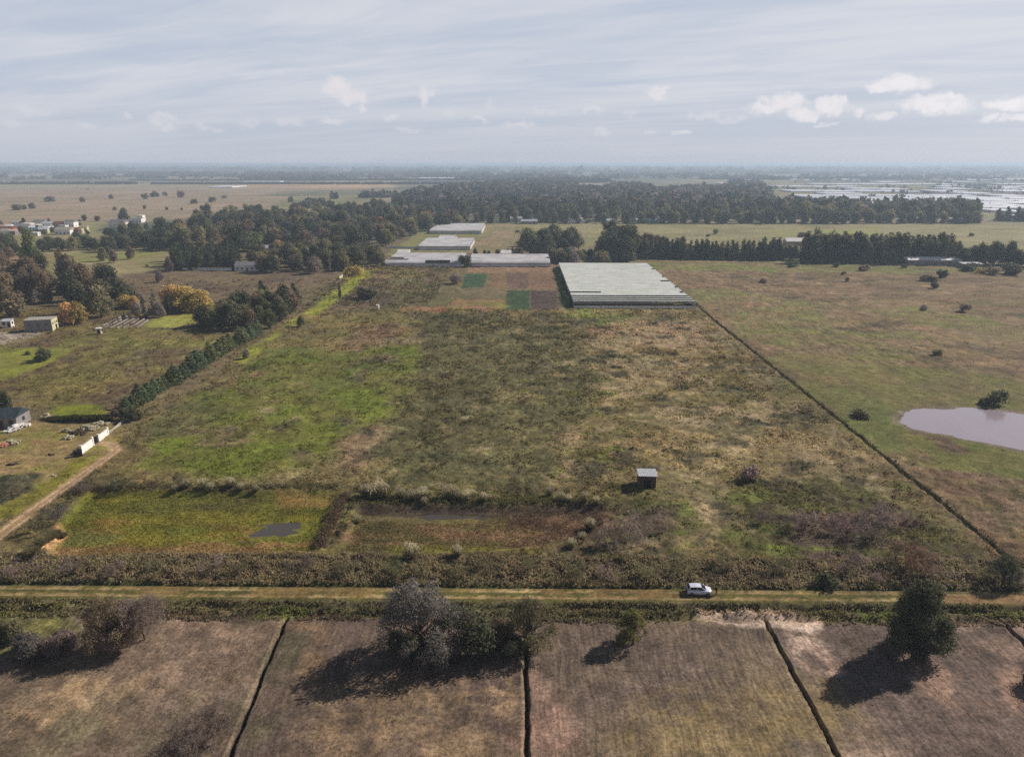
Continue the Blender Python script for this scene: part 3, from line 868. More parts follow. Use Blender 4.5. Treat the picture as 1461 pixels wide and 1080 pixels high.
def bare_tree(seed, h, spread, depth=5, r0=.16, stems=1, twigs=1200, tw=.35):
    """leafless tree of forking limbs with a haze of twigs"""
    rng = np.random.default_rng(seed)
    parts = []; tips = []

    def grow(p, d, L, r, k):
        n = 3; path = [p]; dd = d.copy()
        for i in range(n):
            dd = dd + .16 * rng.normal(size=3) + np.array([0, 0, .05]); dd /= np.linalg.norm(dd)
            path.append(path[-1] + dd * L / n)
        parts.append(tube(path, [r, r * .88, r * .76, r * .62], 5 if k > 2 else 3))
        tips.extend([path[-1], path[-2]] if k < 3 else [])
        if k == 0: return
        for j in range(3 if k < depth else 4):
            a = rng.random() * 6.28
            side = np.array([math.cos(a), math.sin(a), .1])
            nd = dd * (.75 + .2 * rng.random()) + side * spread * (.6 + .6 * rng.random()); nd /= np.linalg.norm(nd)
            grow(path[-1 if j else -2], nd, L * (.62 + .2 * rng.random()), r * .58, k - 1)

    for s_ in range(stems):
        a = rng.random() * 6.28
        d = np.array([math.cos(a) * .5 * (stems > 1), math.sin(a) * .5 * (stems > 1), 1.0]); d /= np.linalg.norm(d)
        grow(np.array([math.cos(a) * .2 * (stems > 1), math.sin(a) * .2 * (stems > 1), -.2]), d, h * .34, r0, depth - (stems > 1))
    T = merge(parts)
    tips = np.array(tips)
    pts = tips[rng.integers(0, len(tips), twigs)] + rng.normal(size=(twigs, 3)) * h * .035
    pts[:, 2] = np.maximum(pts[:, 2], .1)
    V, F = cards(rng, pts, tw * .10, tw, .5)
    k = h / max(T[0][:, 2].max(), 1e-3)
    return (T[0] * k, T[1]), (V * k, F, np.repeat(rng.random(twigs), 4))


def proto_pampas(seed):
    rng = np.random.default_rng(seed)
    n = 700
    a = rng.random(n) * 6.28; lean = rng.random(n) ** .6
    p = np.stack([np.cos(a) * lean * .75, np.sin(a) * lean * .75, .45 + .75 * rng.random(n) * (1 - .35 * lean)], 1)
    d = np.stack([np.cos(a) * lean, np.sin(a) * lean, 1.0 - .4 * lean], 1); d /= np.linalg.norm(d, axis=1)[:, None]
    b = np.cross(d, unit(rng, n)); b /= np.linalg.norm(b, axis=1)[:, None]
    L = (.38 + .25 * rng.random(n))[:, None]; W = .03
    V = np.stack([p - d * L - b * W, p - d * L + b * W, p + d * L + b * W * .3, p + d * L - b * W * .3], 1).reshape(-1, 3)
    base = (V, np.arange(4 * n).reshape(n, 4), np.repeat(rng.random(n), 4))
    m_ = 44; pts = []
    for i in range(m_):
        aa = rng.random() * 6.28; q = rng.random() * .75
        top = np.array([math.cos(aa) * q, math.sin(aa) * q, 1.75 + .7 * rng.random()])
        for k in range(9): pts.append(top + np.array([math.cos(aa), math.sin(aa), -1.2]) * k * .05 + rng.normal(size=3) * .03)
    V2, F2 = cards(rng, np.array(pts), .055, .12, 1.0)
    return base, (V2, F2, np.repeat(rng.random(len(pts)), 4))


MESH = {}


def lmesh(key, data, leafkey):
    """leaf mesh in a given foliage colour; geometry shared per key"""
    k = (key, leafkey)
    if k not in MESH:
        V, F, v = data
        MESH[k] = mesh_from(key + '_' + leafkey, V, F, LEAF[leafkey], attrs={'v': v})
    return MESH[k]


PROTO = {}


def reg(key, data):
    T, Cr = data
    PROTO[key] = (mesh_from(key + '_trunk', T[0], T[1], M_BARK, smooth=True), Cr, float(max(Cr[0][:, 2].max(), 1e-3)))


for i in range(4): reg('round%d' % i, proto_tree(10 + i, 11, 11.5, 2600, .42, 'round', .28, .03))
for i in range(3): reg('cone%d' % i, proto_tree(20 + i, 12, 5.6, 1200, .40, 'cone', .22, .06))
for i in range(3): reg('tall%d' % i, proto_tree(30 + i, 20, 12.5, 2600, .56, 'tall', .35, .0))
for i in range(3): reg('bush%d' % i, proto_tree(40 + i, 3, 4.4, 700, .24, 'bush', .10, .0))
for i in range(2): reg('poplar%d' % i, proto_tree(50 + i, 14, 4.2, 1100, .34, 'tall', .22, .05))
for i in range(2): reg('bare%d' % i, bare_tree(60 + i, 9, .55, 4, .18, 1, 1500, .5))
for i in range(3): reg('thicket%d' % i, bare_tree(70 + i, 2.2, .8, 3, .012, 6, 420, .20))
# close trees, with finer leaves
reg('near_silver', wispy(91, 9, 9.6, 12500, .12))
reg('near_dark', proto_tree(81, 11, 10.2, 42000, .14, 'round', .34, .0))
reg('near_mid', wispy(86, 8, 7.4, 9500, .11, .10))
reg('near_small', wispy(83, 4.4, 3.6, 4600, .085, .22))
reg('near_bush', proto_tree(84, 4, 6.0, 12000, .12, 'bush', .12, .0))
reg('near_bare', bare_tree(85, 7.5, .55, 5, .14, 1, 5000, .30))
reg('near_thicket', bare_tree(86, 3.2, .8, 4, .03, 8, 3200, .20))


def bush_mesh(key, leafkey):
    """twigs and leaves of a shrub in one mesh"""
    k = ('whole', key, leafkey)
    if k not in MESH:
        T, Cr, H_ = PROTO[key]
        tv = np.empty(len(T.vertices) * 3, np.float32); T.vertices.foreach_get('co', tv); tv = tv.reshape(-1, 3)
        tf = np.empty(len(T.loops), np.int32); T.loops.foreach_get('vertex_index', tf); tf = tf.reshape(-1, 4)
        V, F = merge([(tv, tf), (Cr[0], Cr[1])])
        me = mesh_from(key + '_shrub_' + leafkey, V, F, M_BARK, attrs={'v': np.concatenate([np.zeros(len(tv)), Cr[2]])})
        me.materials.append(LEAF[leafkey])
        mi = np.zeros(len(F), np.int32); mi[len(tf):] = 1
        me.polygons.foreach_set('material_index', mi)
        MESH[k] = me
    return MESH[k]


RND = random.Random(4)


def plant(name, cat, key, leafkey, x, y, h, label, group=None, wide=1.0, whole=False, z=0.0, rz=None):
    H_ = PROTO[key][2]
    s_ = h / H_
    rz = RND.random() * 6.28 if rz is None else rz
    if whole:
        return link(name, bush_mesh(key, leafkey), None, (x, y, z), rz, (s_ * wide, s_ * wide, s_), label=label, category=cat, group=group)
    e = link(name, None, None, (x, y, z), rz, (s_ * wide, s_ * wide, s_), label=label, category=cat, group=group)
    link('trunk', PROTO[key][0], e)
    link('crown', lmesh(key, PROTO[key][1], leafkey), e)
    return e


def plant_px(name, cat, key, leafkey, x, y, top, label, group=None, wide=1.0, whole=False):
    X, Y = G(x, y)
    return plant(name, cat, key, leafkey, X, Y, hgt(x, y, top), label, group, wide, whole)

# ------------------------------------------------------------------ water
def sheet(name, poly, z, material, label, kind='structure'):
    V = [(x_, y_, z) for x_, y_ in poly]
    me = bpy.data.meshes.new(name); me.from_pydata(V, [], [list(range(len(V)))]); me.update(); me.materials.append(material)
    return link(name, me, kind=kind, label=label)


def ragged(poly, amp, step, seed):
    """an outline with a natural wandering edge"""
    out = []
    for i in range(len(poly)):
        a = np.array(poly[i - 1]); b = np.array(poly[i])
        n = max(1, int(np.linalg.norm(b - a) / step))
        for k in range(n):
            p = a + (b - a) * k / n
            q = np.array([p[0]]), np.array([p[1]])
            out.append((p[0] + amp * float(fbm(q[0], q[1], step * 3, 3, seed)[0]), p[1] + amp * float(fbm(q[0], q[1], step * 3, 3, seed + 9)[0])))
    return out


def mat_water(name, col, rough=.12):
    m = bpy.data.materials.new(name); m.use_nodes = True
    t = NT(m.node_tree)
    out = t.add('ShaderNodeOutputMaterial'); b = t.add('ShaderNodeBsdfPrincipled')
    pos = t.add('ShaderNodeNewGeometry').outputs['Position']
    b.inputs['Roughness'].default_value = rough
    n = t.noise(pos, .09, 4, .6)
    t.put(b.inputs['Base Color'], t.mix(n, C4(*col), C4(*[q * .9 for q in col])))
    bp = t.add('ShaderNodeBump'); bp.inputs['Strength'].default_value = .12; bp.inputs['Distance'].default_value = .05
    t.link(t.noise(pos, 2.2, 3), bp.inputs['Height']); t.link(bp.outputs[0], b.inputs['Normal'])
    t.link(b.outputs[0], out.inputs[0])
    return m


MW = mat_water('muddy_water', (156, 142, 148))
MW2 = mat_water('shallow_water', (78, 70, 62), .3)
POC = np.mean(np.array(POND), 0)
sheet('pond_water', [tuple(POC + (np.array(p) - POC) * 1.12) for p in POND], -.13, MW, 'shallow pale muddy pond lying in the right hand pasture', 'structure')
def grown(poly, k):
    c = np.mean(np.array(poly), 0)
    return [tuple(c + (np.array(p) - c) * k) for p in poly]


BZ1 = float(np.median(height(*[np.array(v) for v in zip(*PUD1)], np.full(len(PUD1), .3))))
BZ2 = float(np.median(height(*[np.array(v) for v in zip(*PUD2)], np.full(len(PUD2), .3))))
sheet('basin_water', grown(PUD1, 1.5), -.71, MW2, 'dark puddle in the green sunken basin')
sheet('puddle_water', grown(PUD2, 1.35), -.56, MW2, 'dark wet strip along the far bank of the brown basin')
print('bed', BZ1, BZ2)


# ------------------------------------------------------------------ solid builders
class MB:
    def __init__(self): self.V = []; self.F = []

    def box(self, c, s, rz=0.0):
        cx, cy, cz = c; hx, hy, hz_ = s[0] / 2, s[1] / 2, s[2] / 2
        ca, sa = math.cos(rz), math.sin(rz); o = len(self.V)
        for z in (-hz_, hz_):
            for (a, b) in ((-hx, -hy), (hx, -hy), (hx, hy), (-hx, hy)):
                self.V.append((cx + a * ca - b * sa, cy + a * sa + b * ca, cz + z))
        self.F += [tuple(o + i for i in f) for f in ((0, 3, 2, 1), (4, 5, 6, 7), (0, 1, 5, 4), (1, 2, 6, 5), (2, 3, 7, 6), (3, 0, 4, 7))]
        return self

    def prism(self, prof, x0, x1):
        """profile in (y, z) drawn out along x"""
        o = len(self.V); n = len(prof)
        for xx in (x0, x1):
            for (a, b) in prof: self.V.append((xx, a, b))
        for i in range(n):
            j = (i + 1) % n
            self.F.append((o + i, o + j, o + n + j, o + n + i))
        self.F.append(tuple(o + i for i in range(n))[::-1]); self.F.append(tuple(o + n + i for i in range(n)))
        return self

    def cyl(self, c, r, d, axis='y', n=14):
        o = len(self.V); cx, cy, cz = c
        for s_ in (-d / 2, d / 2):
            for k in range(n):
                t = 2 * math.pi * k / n; a, b = r * math.cos(t), r * math.sin(t)
                self.V.append({'y': (cx + a, cy + s_, cz + b), 'z': (cx + a, cy + b, cz + s_), 'x': (cx + s_, cy + a, cz + b)}[axis])
        for k in range(n):
            k2 = (k + 1) % n; self.F.append((o + k, o + k2, o + n + k2, o + n + k))
        self.F.append(tuple(o + k for k in range(n))[::-1]); self.F.append(tuple(o + n + k for k in range(n)))
        return self

    def build(self, name, m, parent=None, smooth=False, **kw):
        me = bpy.data.meshes.new(name); me.from_pydata(self.V, [], self.F); me.update()
        if m: me.materials.append(m)
        if smooth: me.polygons.foreach_set('use_smooth', [True] * len(me.polygons))
        return link(name, me, parent, **kw)


M_WHITE = mat('white_paint', (232, 226, 218), .8, .2, .12, 1.2)
M_WALLG = mat('grey_render', (142, 134, 132), .9, .1, .12, 1.0)
M_CREAM = mat('cream_render', (206, 196, 156), .9, .1, .15, 1.0)
M_PINK = mat('salmon_render', (196, 138, 112), .9, .1, .12, 1.0)
M_TAN = mat('tan_render', (172, 150, 128), .9, .1, .15, 1.0)
M_BRICK = mat('red_brick', (102, 76, 68), .95, .1, .25, 9)
M_ZINC = mat('zinc_sheet', (182, 184, 188), .55, .4, .12, 2.0)
M_GREYR = mat('grey_roof', (132, 128, 130), .8, .3, .15, 1.5)
M_DARKR = mat('dark_slate_roof', (62, 72, 78), .6, .4, .3, 1.0)
M_TILE = mat('clay_tile', (134, 84, 66), .85, .2, .2, 3)
M_BLACK = mat('dark_opening', (24, 22, 24), .7, .3, 0)
M_GLASS = mat('window_glass', (44, 50, 58), .15, .6, 0)
M_WOOD = mat('weathered_wood', (98, 80, 62), .9, .1, .3, 6)
M_RUBBLE = mat('pale_rubble', (186, 174, 146), .95, .1, .3, 2)
M_CONC = mat('concrete', (168, 160, 148), .9, .2, .15, 1.5)
M_BLUE = mat('blue_sheet', (92, 112, 132), .6, .3, .2, 1)


def house(label, X, Y, w_, d, h, rz=0.0, wall=None, roof='flat', rmat=None, nwin=2, door=True, group=None, cat='house', name='house', over=.25, rise=None, sill=1.0, two=False):
    wall = wall or M_WHITE; rmat = rmat or M_GREYR
    e = link(name, None, None, (X, Y, 0), rz, None, label=label, category=cat, group=group)
    MB().box((0, 0, h / 2 - .2), (w_, d, h + .4)).build('wall', wall, e)
    if roof == 'flat':
        MB().box((0, 0, h + .11), (w_ + 2 * over, d + 2 * over, .22)).build('roof', rmat, e)
    elif roof == 'slope':
        MB().prism([(-d / 2 - over, h - .05), (d / 2 + over, h + .45), (d / 2 + over, h + .6), (-d / 2 - over, h + .1)], -w_ / 2 - over, w_ / 2 + over).build('roof', rmat, e)
    else:
        r_ = rise or d * .28
        MB().prism([(-d / 2 - over, h + .003), (d / 2 + over, h + .003), (0, h + r_)], -w_ / 2 - over, w_ / 2 + over).build('roof', rmat, e)
    slots = nwin + (1 if door else 0)
    for i in range(slots):
        xx = -w_ / 2 + w_ * (i + .5) / slots
        if door and i == slots // 2:
            MB().box((xx, -d / 2 - .02, 1.02), (.95, .08, 2.05)).build('door', M_WOOD, e)
        else:
            for lv in range(2 if two else 1):
                f = MB().box((xx, -d / 2 - .02, sill + .55 + lv * 2.7), (1.25, .06, 1.15)).build('window', M_GREYR, e)
                MB().box((xx, -d / 2 - .055, sill + .55 + lv * 2.7), (1.08, .03, .98)).build('pane', M_GLASS, f)
    for sd in (-1, 1):
        f = MB().box((sd * (w_ / 2 + .02), 0, sill + .55), (.06, 1.2, 1.1)).build('window', M_GREYR, e)
        MB().box((sd * (w_ / 2 + .055), 0, sill + .55), (.03, 1.02, .94)).build('pane', M_GLASS, f)
    return e


# --- the brick shed in the middle of the rough field
X, Y = G(924, 698)
sh = link('brick_shed', None, None, (X, Y + 1.6, .05), math.radians(-3), .9, label='small red brick shed with a pale sheet roof standing alone in the rough field', category='shed')
b = MB()
b.box((-1.35, -1.5, 1.45), (1.1, .2, 3.3)).box((1.35, -1.5, 1.45), (1.1, .2, 3.3)).box((0, -1.5, 2.55), (1.6, .2, 1.1))
b.box((-1.8, 0.003, 1.45), (.2, 2.8, 3.3)).box((1.8, 0.003, 1.45), (.2, 2.8, 3.3)).box((0, 1.5, 1.45), (3.8, .2, 3.3))
b.build('wall', M_BRICK, sh)
r = MB(); nn = 22
for i in range(nn):
    x0 = -2.15 + 4.3 * i / nn
    r.prism([(-1.95, 3.14 + .03 * (i % 2)), (1.95, 3.30 + .03 * (i % 2)), (1.95, 3.34 + .03 * (i % 2)), (-1.95, 3.18 + .03 * (i % 2))], x0, x0 + 4.3 / nn)
r.build('roof', M_ZINC, sh)
MB().box((0, -1.53, 2.06), (1.66, .1, .12)).build('lintel', M_CONC, sh)

# --- left farm building by the pale yard
X, Y = G(52, 474)
e = link('farm_building', None, None, (X - .2, Y + 3.8, 0), math.radians(14), None, label='grey flat roofed block building with a cream end wall beside the autumn tree', category='building')
MB().box((0, 0, 2.1), (9.6, 6.4, 4.8)).build('wall', M_WALLG, e)
MB().box((4.85, 0.0, 2.15), (.09, 6.3, 4.5)).build('end_wall', M_CREAM, e)
MB().box((0, 0, 4.63), (9.9, 6.7, .25)).build('roof', M_CONC, e)
for yy in (-1.9, .2, 2.1):
    f = MB().box((4.92, yy, 2.9), (.06, .9, .9)).build('window', M_GREYR, e); MB().box((4.96, yy, 2.9), (.03, .7, .7)).build('pane', M_GLASS, f)
MB().box((4.92, 1.0, 1.0), (.06, 1.5, 2.0)).build('door', M_BLACK, e)
for xx in (-3, 0, 2.8):
    f = MB().box((xx, -3.22, 2.7), (1.0, .06, .7)).build('window', M_GREYR, e); MB().box((xx, -3.26, 2.7), (.8, .03, .5)).build('pane', M_GLASS, f)
house('tiny white hut left of the grey block building', *G(12, 466), 3.4, 2.6, 2.4, .2, M_WHITE, 'slope', M_ZINC, 1, True, cat='hut', name='hut')
house('small white pump house on the scrub left of the tunnel rows', *G(142, 477), 1.6, 1.6, 2.3, .3, M_WHITE, 'flat', M_WHITE, 0, True, cat='hut', name='pump_house')

# --- neighbour's plot at the left edge
X, Y = G(5, 618)
e = house('low house with a dark blue grey roof at the left edge, cluttered yard in front', X - 3.0, Y + 6.2, 7.5, 6, 2.8, math.radians(6), M_WALLG, 'gable', M_DARKR, 2, True, cat='house')
rubble_rng = np.random.default_rng(9)


def rubble(name, label, X, Y, wx, wy, n, smin, smax, m, cat, ang=0.0, z=0.0):
    b = MB()
    for i in range(n):
        s_ = smin + (smax - smin) * rubble_rng.random()
        a = (rubble_rng.random() - .5) * wx; c = (rubble_rng.random() - .5) * wy
        k = max(0, 1 - (2 * a / wx) ** 2 - (2 * c / wy) ** 2)
        b.box((a, c, z + s_ * .3 + rubble_rng.random() * k * smax * .8), (s_, s_ * (.5 + .6 * rubble_rng.random()), s_ * (.35 + .4 * rubble_rng.random())), rubble_rng.random() * 3)
    return b.build(name, m, None, loc=(X, Y, 0), rz=ang, label=label, category=cat)


for (px, py, wx, wy, n, a, c, m, lab) in [
    (24, 612, 2.6, 5.0, 34, .35, 1.0, M_WHITE, 'pile of white junk and panels against the dark roofed house'),
    (18, 632, 3.4, 3.0, 40, .3, .8, M_RUBBLE, 'pale scrap heap in front of the dark roofed house'),
    (4, 636, 2.4, 1.8, 20, .3, .8, M_PINK, 'low reddish scrap pile at the left picture edge'),
    (32, 600, 2.2, 1.6, 16, .3, .8, M_RUBBLE, 'broken pale blocks behind the junk pile'),
    (66, 597, 1.6, 1.4, 12, .5, 1.1, M_RUBBLE, 'pale sack heap at the left end of the clipped hedge'),
    (98, 625, 1.6, 1.4, 14, .3, .9, M_RUBBLE, 'small pale stone pile on the yard grass, nearest the white wall'),
    (112, 619, 3.2, 2.0, 40, .25, .8, M_WOOD, 'brownish timber and brick heap among the pale stones'),
    (126, 612, 4.4, 2.2, 60, .3, .9, M_RUBBLE, 'long pale rubble heap behind the brown timber heap'),
    (143, 606, 4.0, 2.0, 44, .25, .8, M_RUBBLE, 'far pale rubble heap below the hedge end'),
    (97, 616, 2.4, .5, 10, .3, .8, M_RUBBLE, 'short strip of pale slabs on the yard grass'),
    (73, 650, 1.3, .8, 14, .2, .5, M_WOOD, 'small dark brushwood pile on the yard lawn'),
    (18, 664, 2.4, .6, 12, .3, .7, M_BARK, 'dark log lying on the bare yard soil'),
    (76, 681, 1.8, .4, 8, .3, .6, M_RUBBLE, 'thin pale plank stack beside the yellow green strip'),
]:
    rubble('rubble_heap' if m is not M_BARK else 'fallen_log', lab, *G(px, py), wx, wy, n, a, c, m, 'heap' if m is not M_BARK else 'log')

# white boundary walls either side of the gate
def wallrun(name, lab, p0, p1, h, th, m, cat='wall', cap=True, z=0.0):
    a = np.array(G(*p0)); b_ = np.array(G(*p1)); d = b_ - a; L = float(np.linalg.norm(d)); an = math.atan2(d[1], d[0])
    e = link(name, None, None, (float(a[0]), float(a[1]), z), an, None, label=lab, category=cat)
    MB().box((L / 2, 0, h / 2 - .15), (L, th, h + .3)).build('wall_panel', m, e)
    if cap: MB().box((L / 2, 0, h + .05), (L + .12, th + .12, .09)).build('coping', M_CONC, e)
    for xx in (0, L): MB().box((xx, 0, h / 2 + .05), (.42, th + .22, h + .5)).build('pillar', m, e)
    return e


wallrun('boundary_wall', 'long white entrance wall, left of the gap where the dirt track ends', (117, 648), (133, 636), 1.9, .25, M_WHITE)
wallrun('boundary_wall', 'shorter white entrance wall, right of the gap where the dirt track ends', (141, 630), (154, 620), 1.6, .25, M_WHITE)
wallrun('low_wall', 'thin pale low wall running from the white entrance wall to the hedge end', (156, 618), (178, 600), .5, .15, M_CONC, cap=False)
ga = np.array(G(134, 635)); gb = np.array(G(140.5, 631))
e = link('entrance_gate', None, None, (float(ga[0]), float(ga[1]), 0), math.atan2(*(gb - ga)[::-1]), None, label='dark metal gate between the two white entrance walls', category='gate')
L = float(np.linalg.norm(gb - ga))
g = MB()
for i in range(9): g.box((L * (i + .5) / 9, 0, .85), (.05, .05, 1.5))
g.build('bars', M_BLACK, e); MB().box((L / 2, 0, 1.65), (L, .08, .08)).build('rail', M_BLACK, e); MB().box((L / 2, 0, .05), (L, .08, .08)).build('rail', M_BLACK, e)
b = MB(); X, Y = G(112, 652)
MB().box((0, 0, .7), (1.6, 1.1, 1.5)).box((0, 0, 1.52), (1.8, 1.3, .1)).build('meter_cabin', M_BLACK, None, loc=(X, Y, 0), rz=.6, label='dark box cabin at the outer end of the long white entrance wall', category='cabin')

M_TUN = mat('worn_tunnel_film', (136, 124, 118), .7, .2, .25, 2)
# low tunnel rows left of the second lawn
for i in range(7):
    p0 = (138 + i * 9.5, 470 - i * .2); p1 = (178 + i * 5.5, 450 + i * 1.2)
    a = np.array(G(*p0)); b_ = np.array(G(*p1)); d = b_ - a; L = float(np.linalg.norm(d))
    prof = [(-.55 + 1.1 * k / 6, .62 * math.sin(math.pi * k / 6)) for k in range(7)]
    MB().prism(prof, 0, L).build('crop_tunnel', M_TUN, None, loc=(float(a[0]), float(a[1]), -.02), rz=math.atan2(d[1], d[0]), label=('first', 'second', 'third', 'fourth', 'fifth', 'sixth', 'seventh')[i] + ' low pale tunnel row counted from the pump house', category='crop tunnel', group='low tunnel rows beside the lawn')

# --- village
prng0 = random.Random(77)
VIL = [  # px, py base, width, depth, height, rot, wall, roof type, roof
    (6, 333, 16, 8, 4, .0, M_PINK, 'gable', M_TILE, 'salmon pink long house at the left end of the village'),
    (30, 330, 13, 8, 4.5, .2, M_WHITE, 'gable', M_GREYR, 'white house with a grey gable right of the pink house'),
    (36, 325, 10, 8, 4, -.1, M_WHITE, 'flat', M_WHITE, 'boxy white house behind the grey gabled one'),
    (47, 327, 11, 8, 4, .1, M_TAN, 'flat', M_WHITE, 'tan house with a white flat roof in the village middle'),
    (44, 333, 9, 7, 3.2, .3, M_WALLG, 'gable', M_BLUE, 'low house with a bluish roof at the village front'),
    (55, 322, 12, 7, 4, .0, M_WHITE, 'gable', M_GREYR, 'white gabled house at the back edge of the village'),
    (48, 337, 7, 6, 3, .1, M_WHITE, 'flat', M_WHITE, 'small white cabin nearest the viewer below the village'),
    (62, 330, 10, 8, 4.5, -.2, M_WHITE, 'flat', M_GREYR, 'white cube house beside the poplar top'),
    (71, 325, 12, 8, 4, .15, M_WHITE, 'gable', M_ZINC, 'white house with a zinc gable roof in the back row'),
    (76, 331, 9, 7, 3.6, .0, M_WALLG, 'flat', M_DARKR, 'grey house with a dark flat roof between white ones'),
    (83, 325, 10, 8, 4, .1, M_TAN, 'gable', M_TILE, 'tan house with a clay tile roof in the back row'),
    (89, 335, 14, 9, 4.2, .05, M_WHITE, 'gable', M_CONC, 'broad white house with a pale hipped looking roof at the village front'),
    (92, 322, 9, 7, 4, .2, M_WHITE, 'flat', M_WHITE, 'small white flat house at the far right back of the village'),
    (99, 325, 10, 8, 5.5, .0, M_WHITE, 'gable', M_GREYR, 'tall white house near the right end of the village'),
    (98, 331, 8, 6, 3.6, -.1, M_CREAM, 'flat', M_WHITE, 'cream cabin right of the tile roofed house'),
    (105, 334, 8, 7, 4, .1, M_BRICK, 'gable', M_TILE, 'brown brick house close to the village right end'),
    (110, 333, 7, 6, 4, .0, M_CREAM, 'flat', M_CREAM, 'cream box house between the brick and the yellowish ones'),
    (118, 331, 7, 6, 4.4, .2, M_CREAM, 'gable', M_TAN, 'yellowish house standing last at the village right end'),
    (167, 328, 16, 10, 7.0, -.08, M_WHITE, 'gable', M_GREYR, 'big white two storey house with a grey roof beside the dark round tree'),
    (192, 318, 14, 9, 4.5, .1, M_WHITE, 'flat', M_GREYR, 'white flat roofed bungalow right of the dark round tree'),
    (200, 316, 6, 7, 6.5, .0, M_WHITE, 'flat', M_WHITE, 'narrow tall white house beside the bungalow'),
    (222, 327, 6, 6, 4, .0, M_TAN, 'flat', M_CONC, 'tan hut half hidden at the wood edge'),
]
for i, (px, py, ww, dd, hh, rz, wm, rt, rm, lab) in enumerate(VIL):
    X, Y = G(px, py)
    house(lab, X, Y + dd / 2, ww, dd, hh, rz, wm, rt, rm, 3 if ww > 12 else 2, True, 'village houses', two=hh > 6)

for i in range(18):
    px = prng0.uniform(8, 112); py = prng0.uniform(321, 335); X, Y = G(px, py)
    wm = prng0.choice([M_WHITE, M_WHITE, M_TAN, M_CREAM, M_WALLG]); rm = prng0.choice([M_WHITE, M_ZINC, M_GREYR, M_CONC])
    nmc = {'white_paint': 'white', 'tan_render': 'tan', 'cream_render': 'cream', 'grey_render': 'grey'}[wm.name]
    house('little %s village house squeezed between larger ones, %s, %s row' % (nmc, 'left side' if px < 45 else 'centre' if px < 80 else 'right side', 'back' if py < 328 else 'front'), X, Y, prng0.uniform(5, 8), 6, prng0.uniform(2.8, 4), prng0.uniform(-.4, .4), wm, prng0.choice(['flat', 'gable']), rm, 1, True, 'village houses')

# --- further buildings
X, Y = G(352, 387)
house('long low white farmhouse with a grey roof in front of the left woods', X, Y + 4, 15, 7, 3.4, .02, M_WHITE, 'gable', M_GREYR, 4, True, cat='farmhouse', name='farmhouse')
X, Y = G(1334, 379)
house('long shed with a bright white roof before the conifer row at right', X, Y + 5, 34, 10, 3.4, -.03, M_WALLG, 'gable', M_WHITE, 6, True, cat='shed', name='long_shed', rise=1.6)
X, Y = G(1388, 383); house('low grey outbuilding right of the long white roofed shed', X, Y + 3, 12, 6, 2.6, 0, M_WALLG, 'slope', M_ZINC, 2, True, cat='shed', name='outbuilding')
X, Y = G(1137, 350); house('white roofed barn glimpsed through the gap in the conifer row', X, Y, 20, 9, 3.4, 0, M_TAN, 'gable', M_WHITE, 3, True, cat='barn', name='barn')
for (px, py, ww, hh, rz, wm, rm, lab) in [
    (738, 317, 16, 4, 0, M_WHITE, M_ZINC, 'white house under the belt, leftmost of the row'), (755, 320, 18, 3, 0, M_WALLG, M_ZINC, 'low grey shed right of the leftmost white house'),
    (826, 319, 20, 4, .1, M_WHITE, M_WHITE, 'wide pale shed left of the big round tree'), (856, 314, 12, 4.4, 0, M_WHITE, M_GREYR, 'white cottage above the big round tree'),
    (872, 320, 10, 3.6, .1, M_TAN, M_ZINC, 'tan cottage right of the big round tree top'), (900, 317, 14, 4, 0, M_PINK, M_GREYR, 'pinkish house by the green nets'),
    (913, 319, 9, 4, .2, M_WHITE, M_WHITE, 'small white house right of the pinkish one'), (930, 319, 14, 3.4, 0, mat('green_net', (86, 138, 112), .8, .1, .1, 1), M_ZINC, 'green netted shed under the belt'),
    (944, 316, 12, 3.4, 0, M_WHITE, M_ZINC, 'white shed right of the green netted one'), (1203, 316, 12, 4, 0, M_TAN, M_ZINC, 'tan shed with a shiny roof under the right belt'),
    (1312, 317, 16, 4, 0, M_BLUE, M_BLUE, 'bluish shed under the right belt'), (1360, 318, 18, 4, 0, M_BLUE, M_BLUE, 'long bluish shed near the right end of the belt'),
    (892, 373, 12, 3, 0, M_WALLG, M_ZINC, 'small shed behind the first conifers of the row'), (805, 372, 10, 3, 0, M_WHITE, M_ZINC, 'small white shed beside the round trees behind the greenhouses'),
    (575, 366, 8, 2.6, 0, M_WALLG, M_WHITE, 'little shed between the left greenhouses'), (722, 367, 7, 2.6, 0, M_PINK, M_WHITE, 'pinkish cabin behind the middle greenhouse'),
    (805, 358, 9, 3, 0, M_TAN, M_ZINC, 'tan shed in the shade of the dark round trees'), (478, 372, 9, 3, 0, M_WHITE, M_ZINC, 'white hut among the trees at the lane end'),
    (458, 358, 9, 3, 0, M_WHITE, M_ZINC, 'white cabin in a clearing of the left woods'), (380, 360, 9, 3, 0, M_TAN, M_ZINC, 'tan cabin in the left woods clearing'),
    (655, 275, 24, 14, 0, M_WHITE, M_WHITE, 'tall pale silo house among the far woods')]:
    X, Y = G(px, py)
    house(lab, X, Y + 4, ww, 7, hh, rz, wm, 'gable' if hh < 10 else 'flat', rm, 2, True, cat='shed' if 'house' not in lab and 'cottage' not in lab else 'house', name='shed' if 'house' not in lab and 'cottage' not in lab else 'house')
wallrun('garden_wall', 'long low white wall in front of the dense dark conifer block', (262, 386), (330, 386), 1.6, .3, M_WHITE)
wallrun('garden_wall', 'pale low wall running left of the middle distance greenhouse', (552, 354), (597, 355), 1.5, .3, M_WHITE)
wallrun('stone_wall', 'pale wall slanting up the grass lane beside the yellow shrub', (484, 399), (497, 391), 1.6, .4, M_CREAM)
MB().cyl((0, 0, .9), .8, 2.2, 'z', 16).build('water_tank', M_WHITE, None, loc=(*G(539, 441), 0), label='small white water tank alone on the brown field', category='tank')


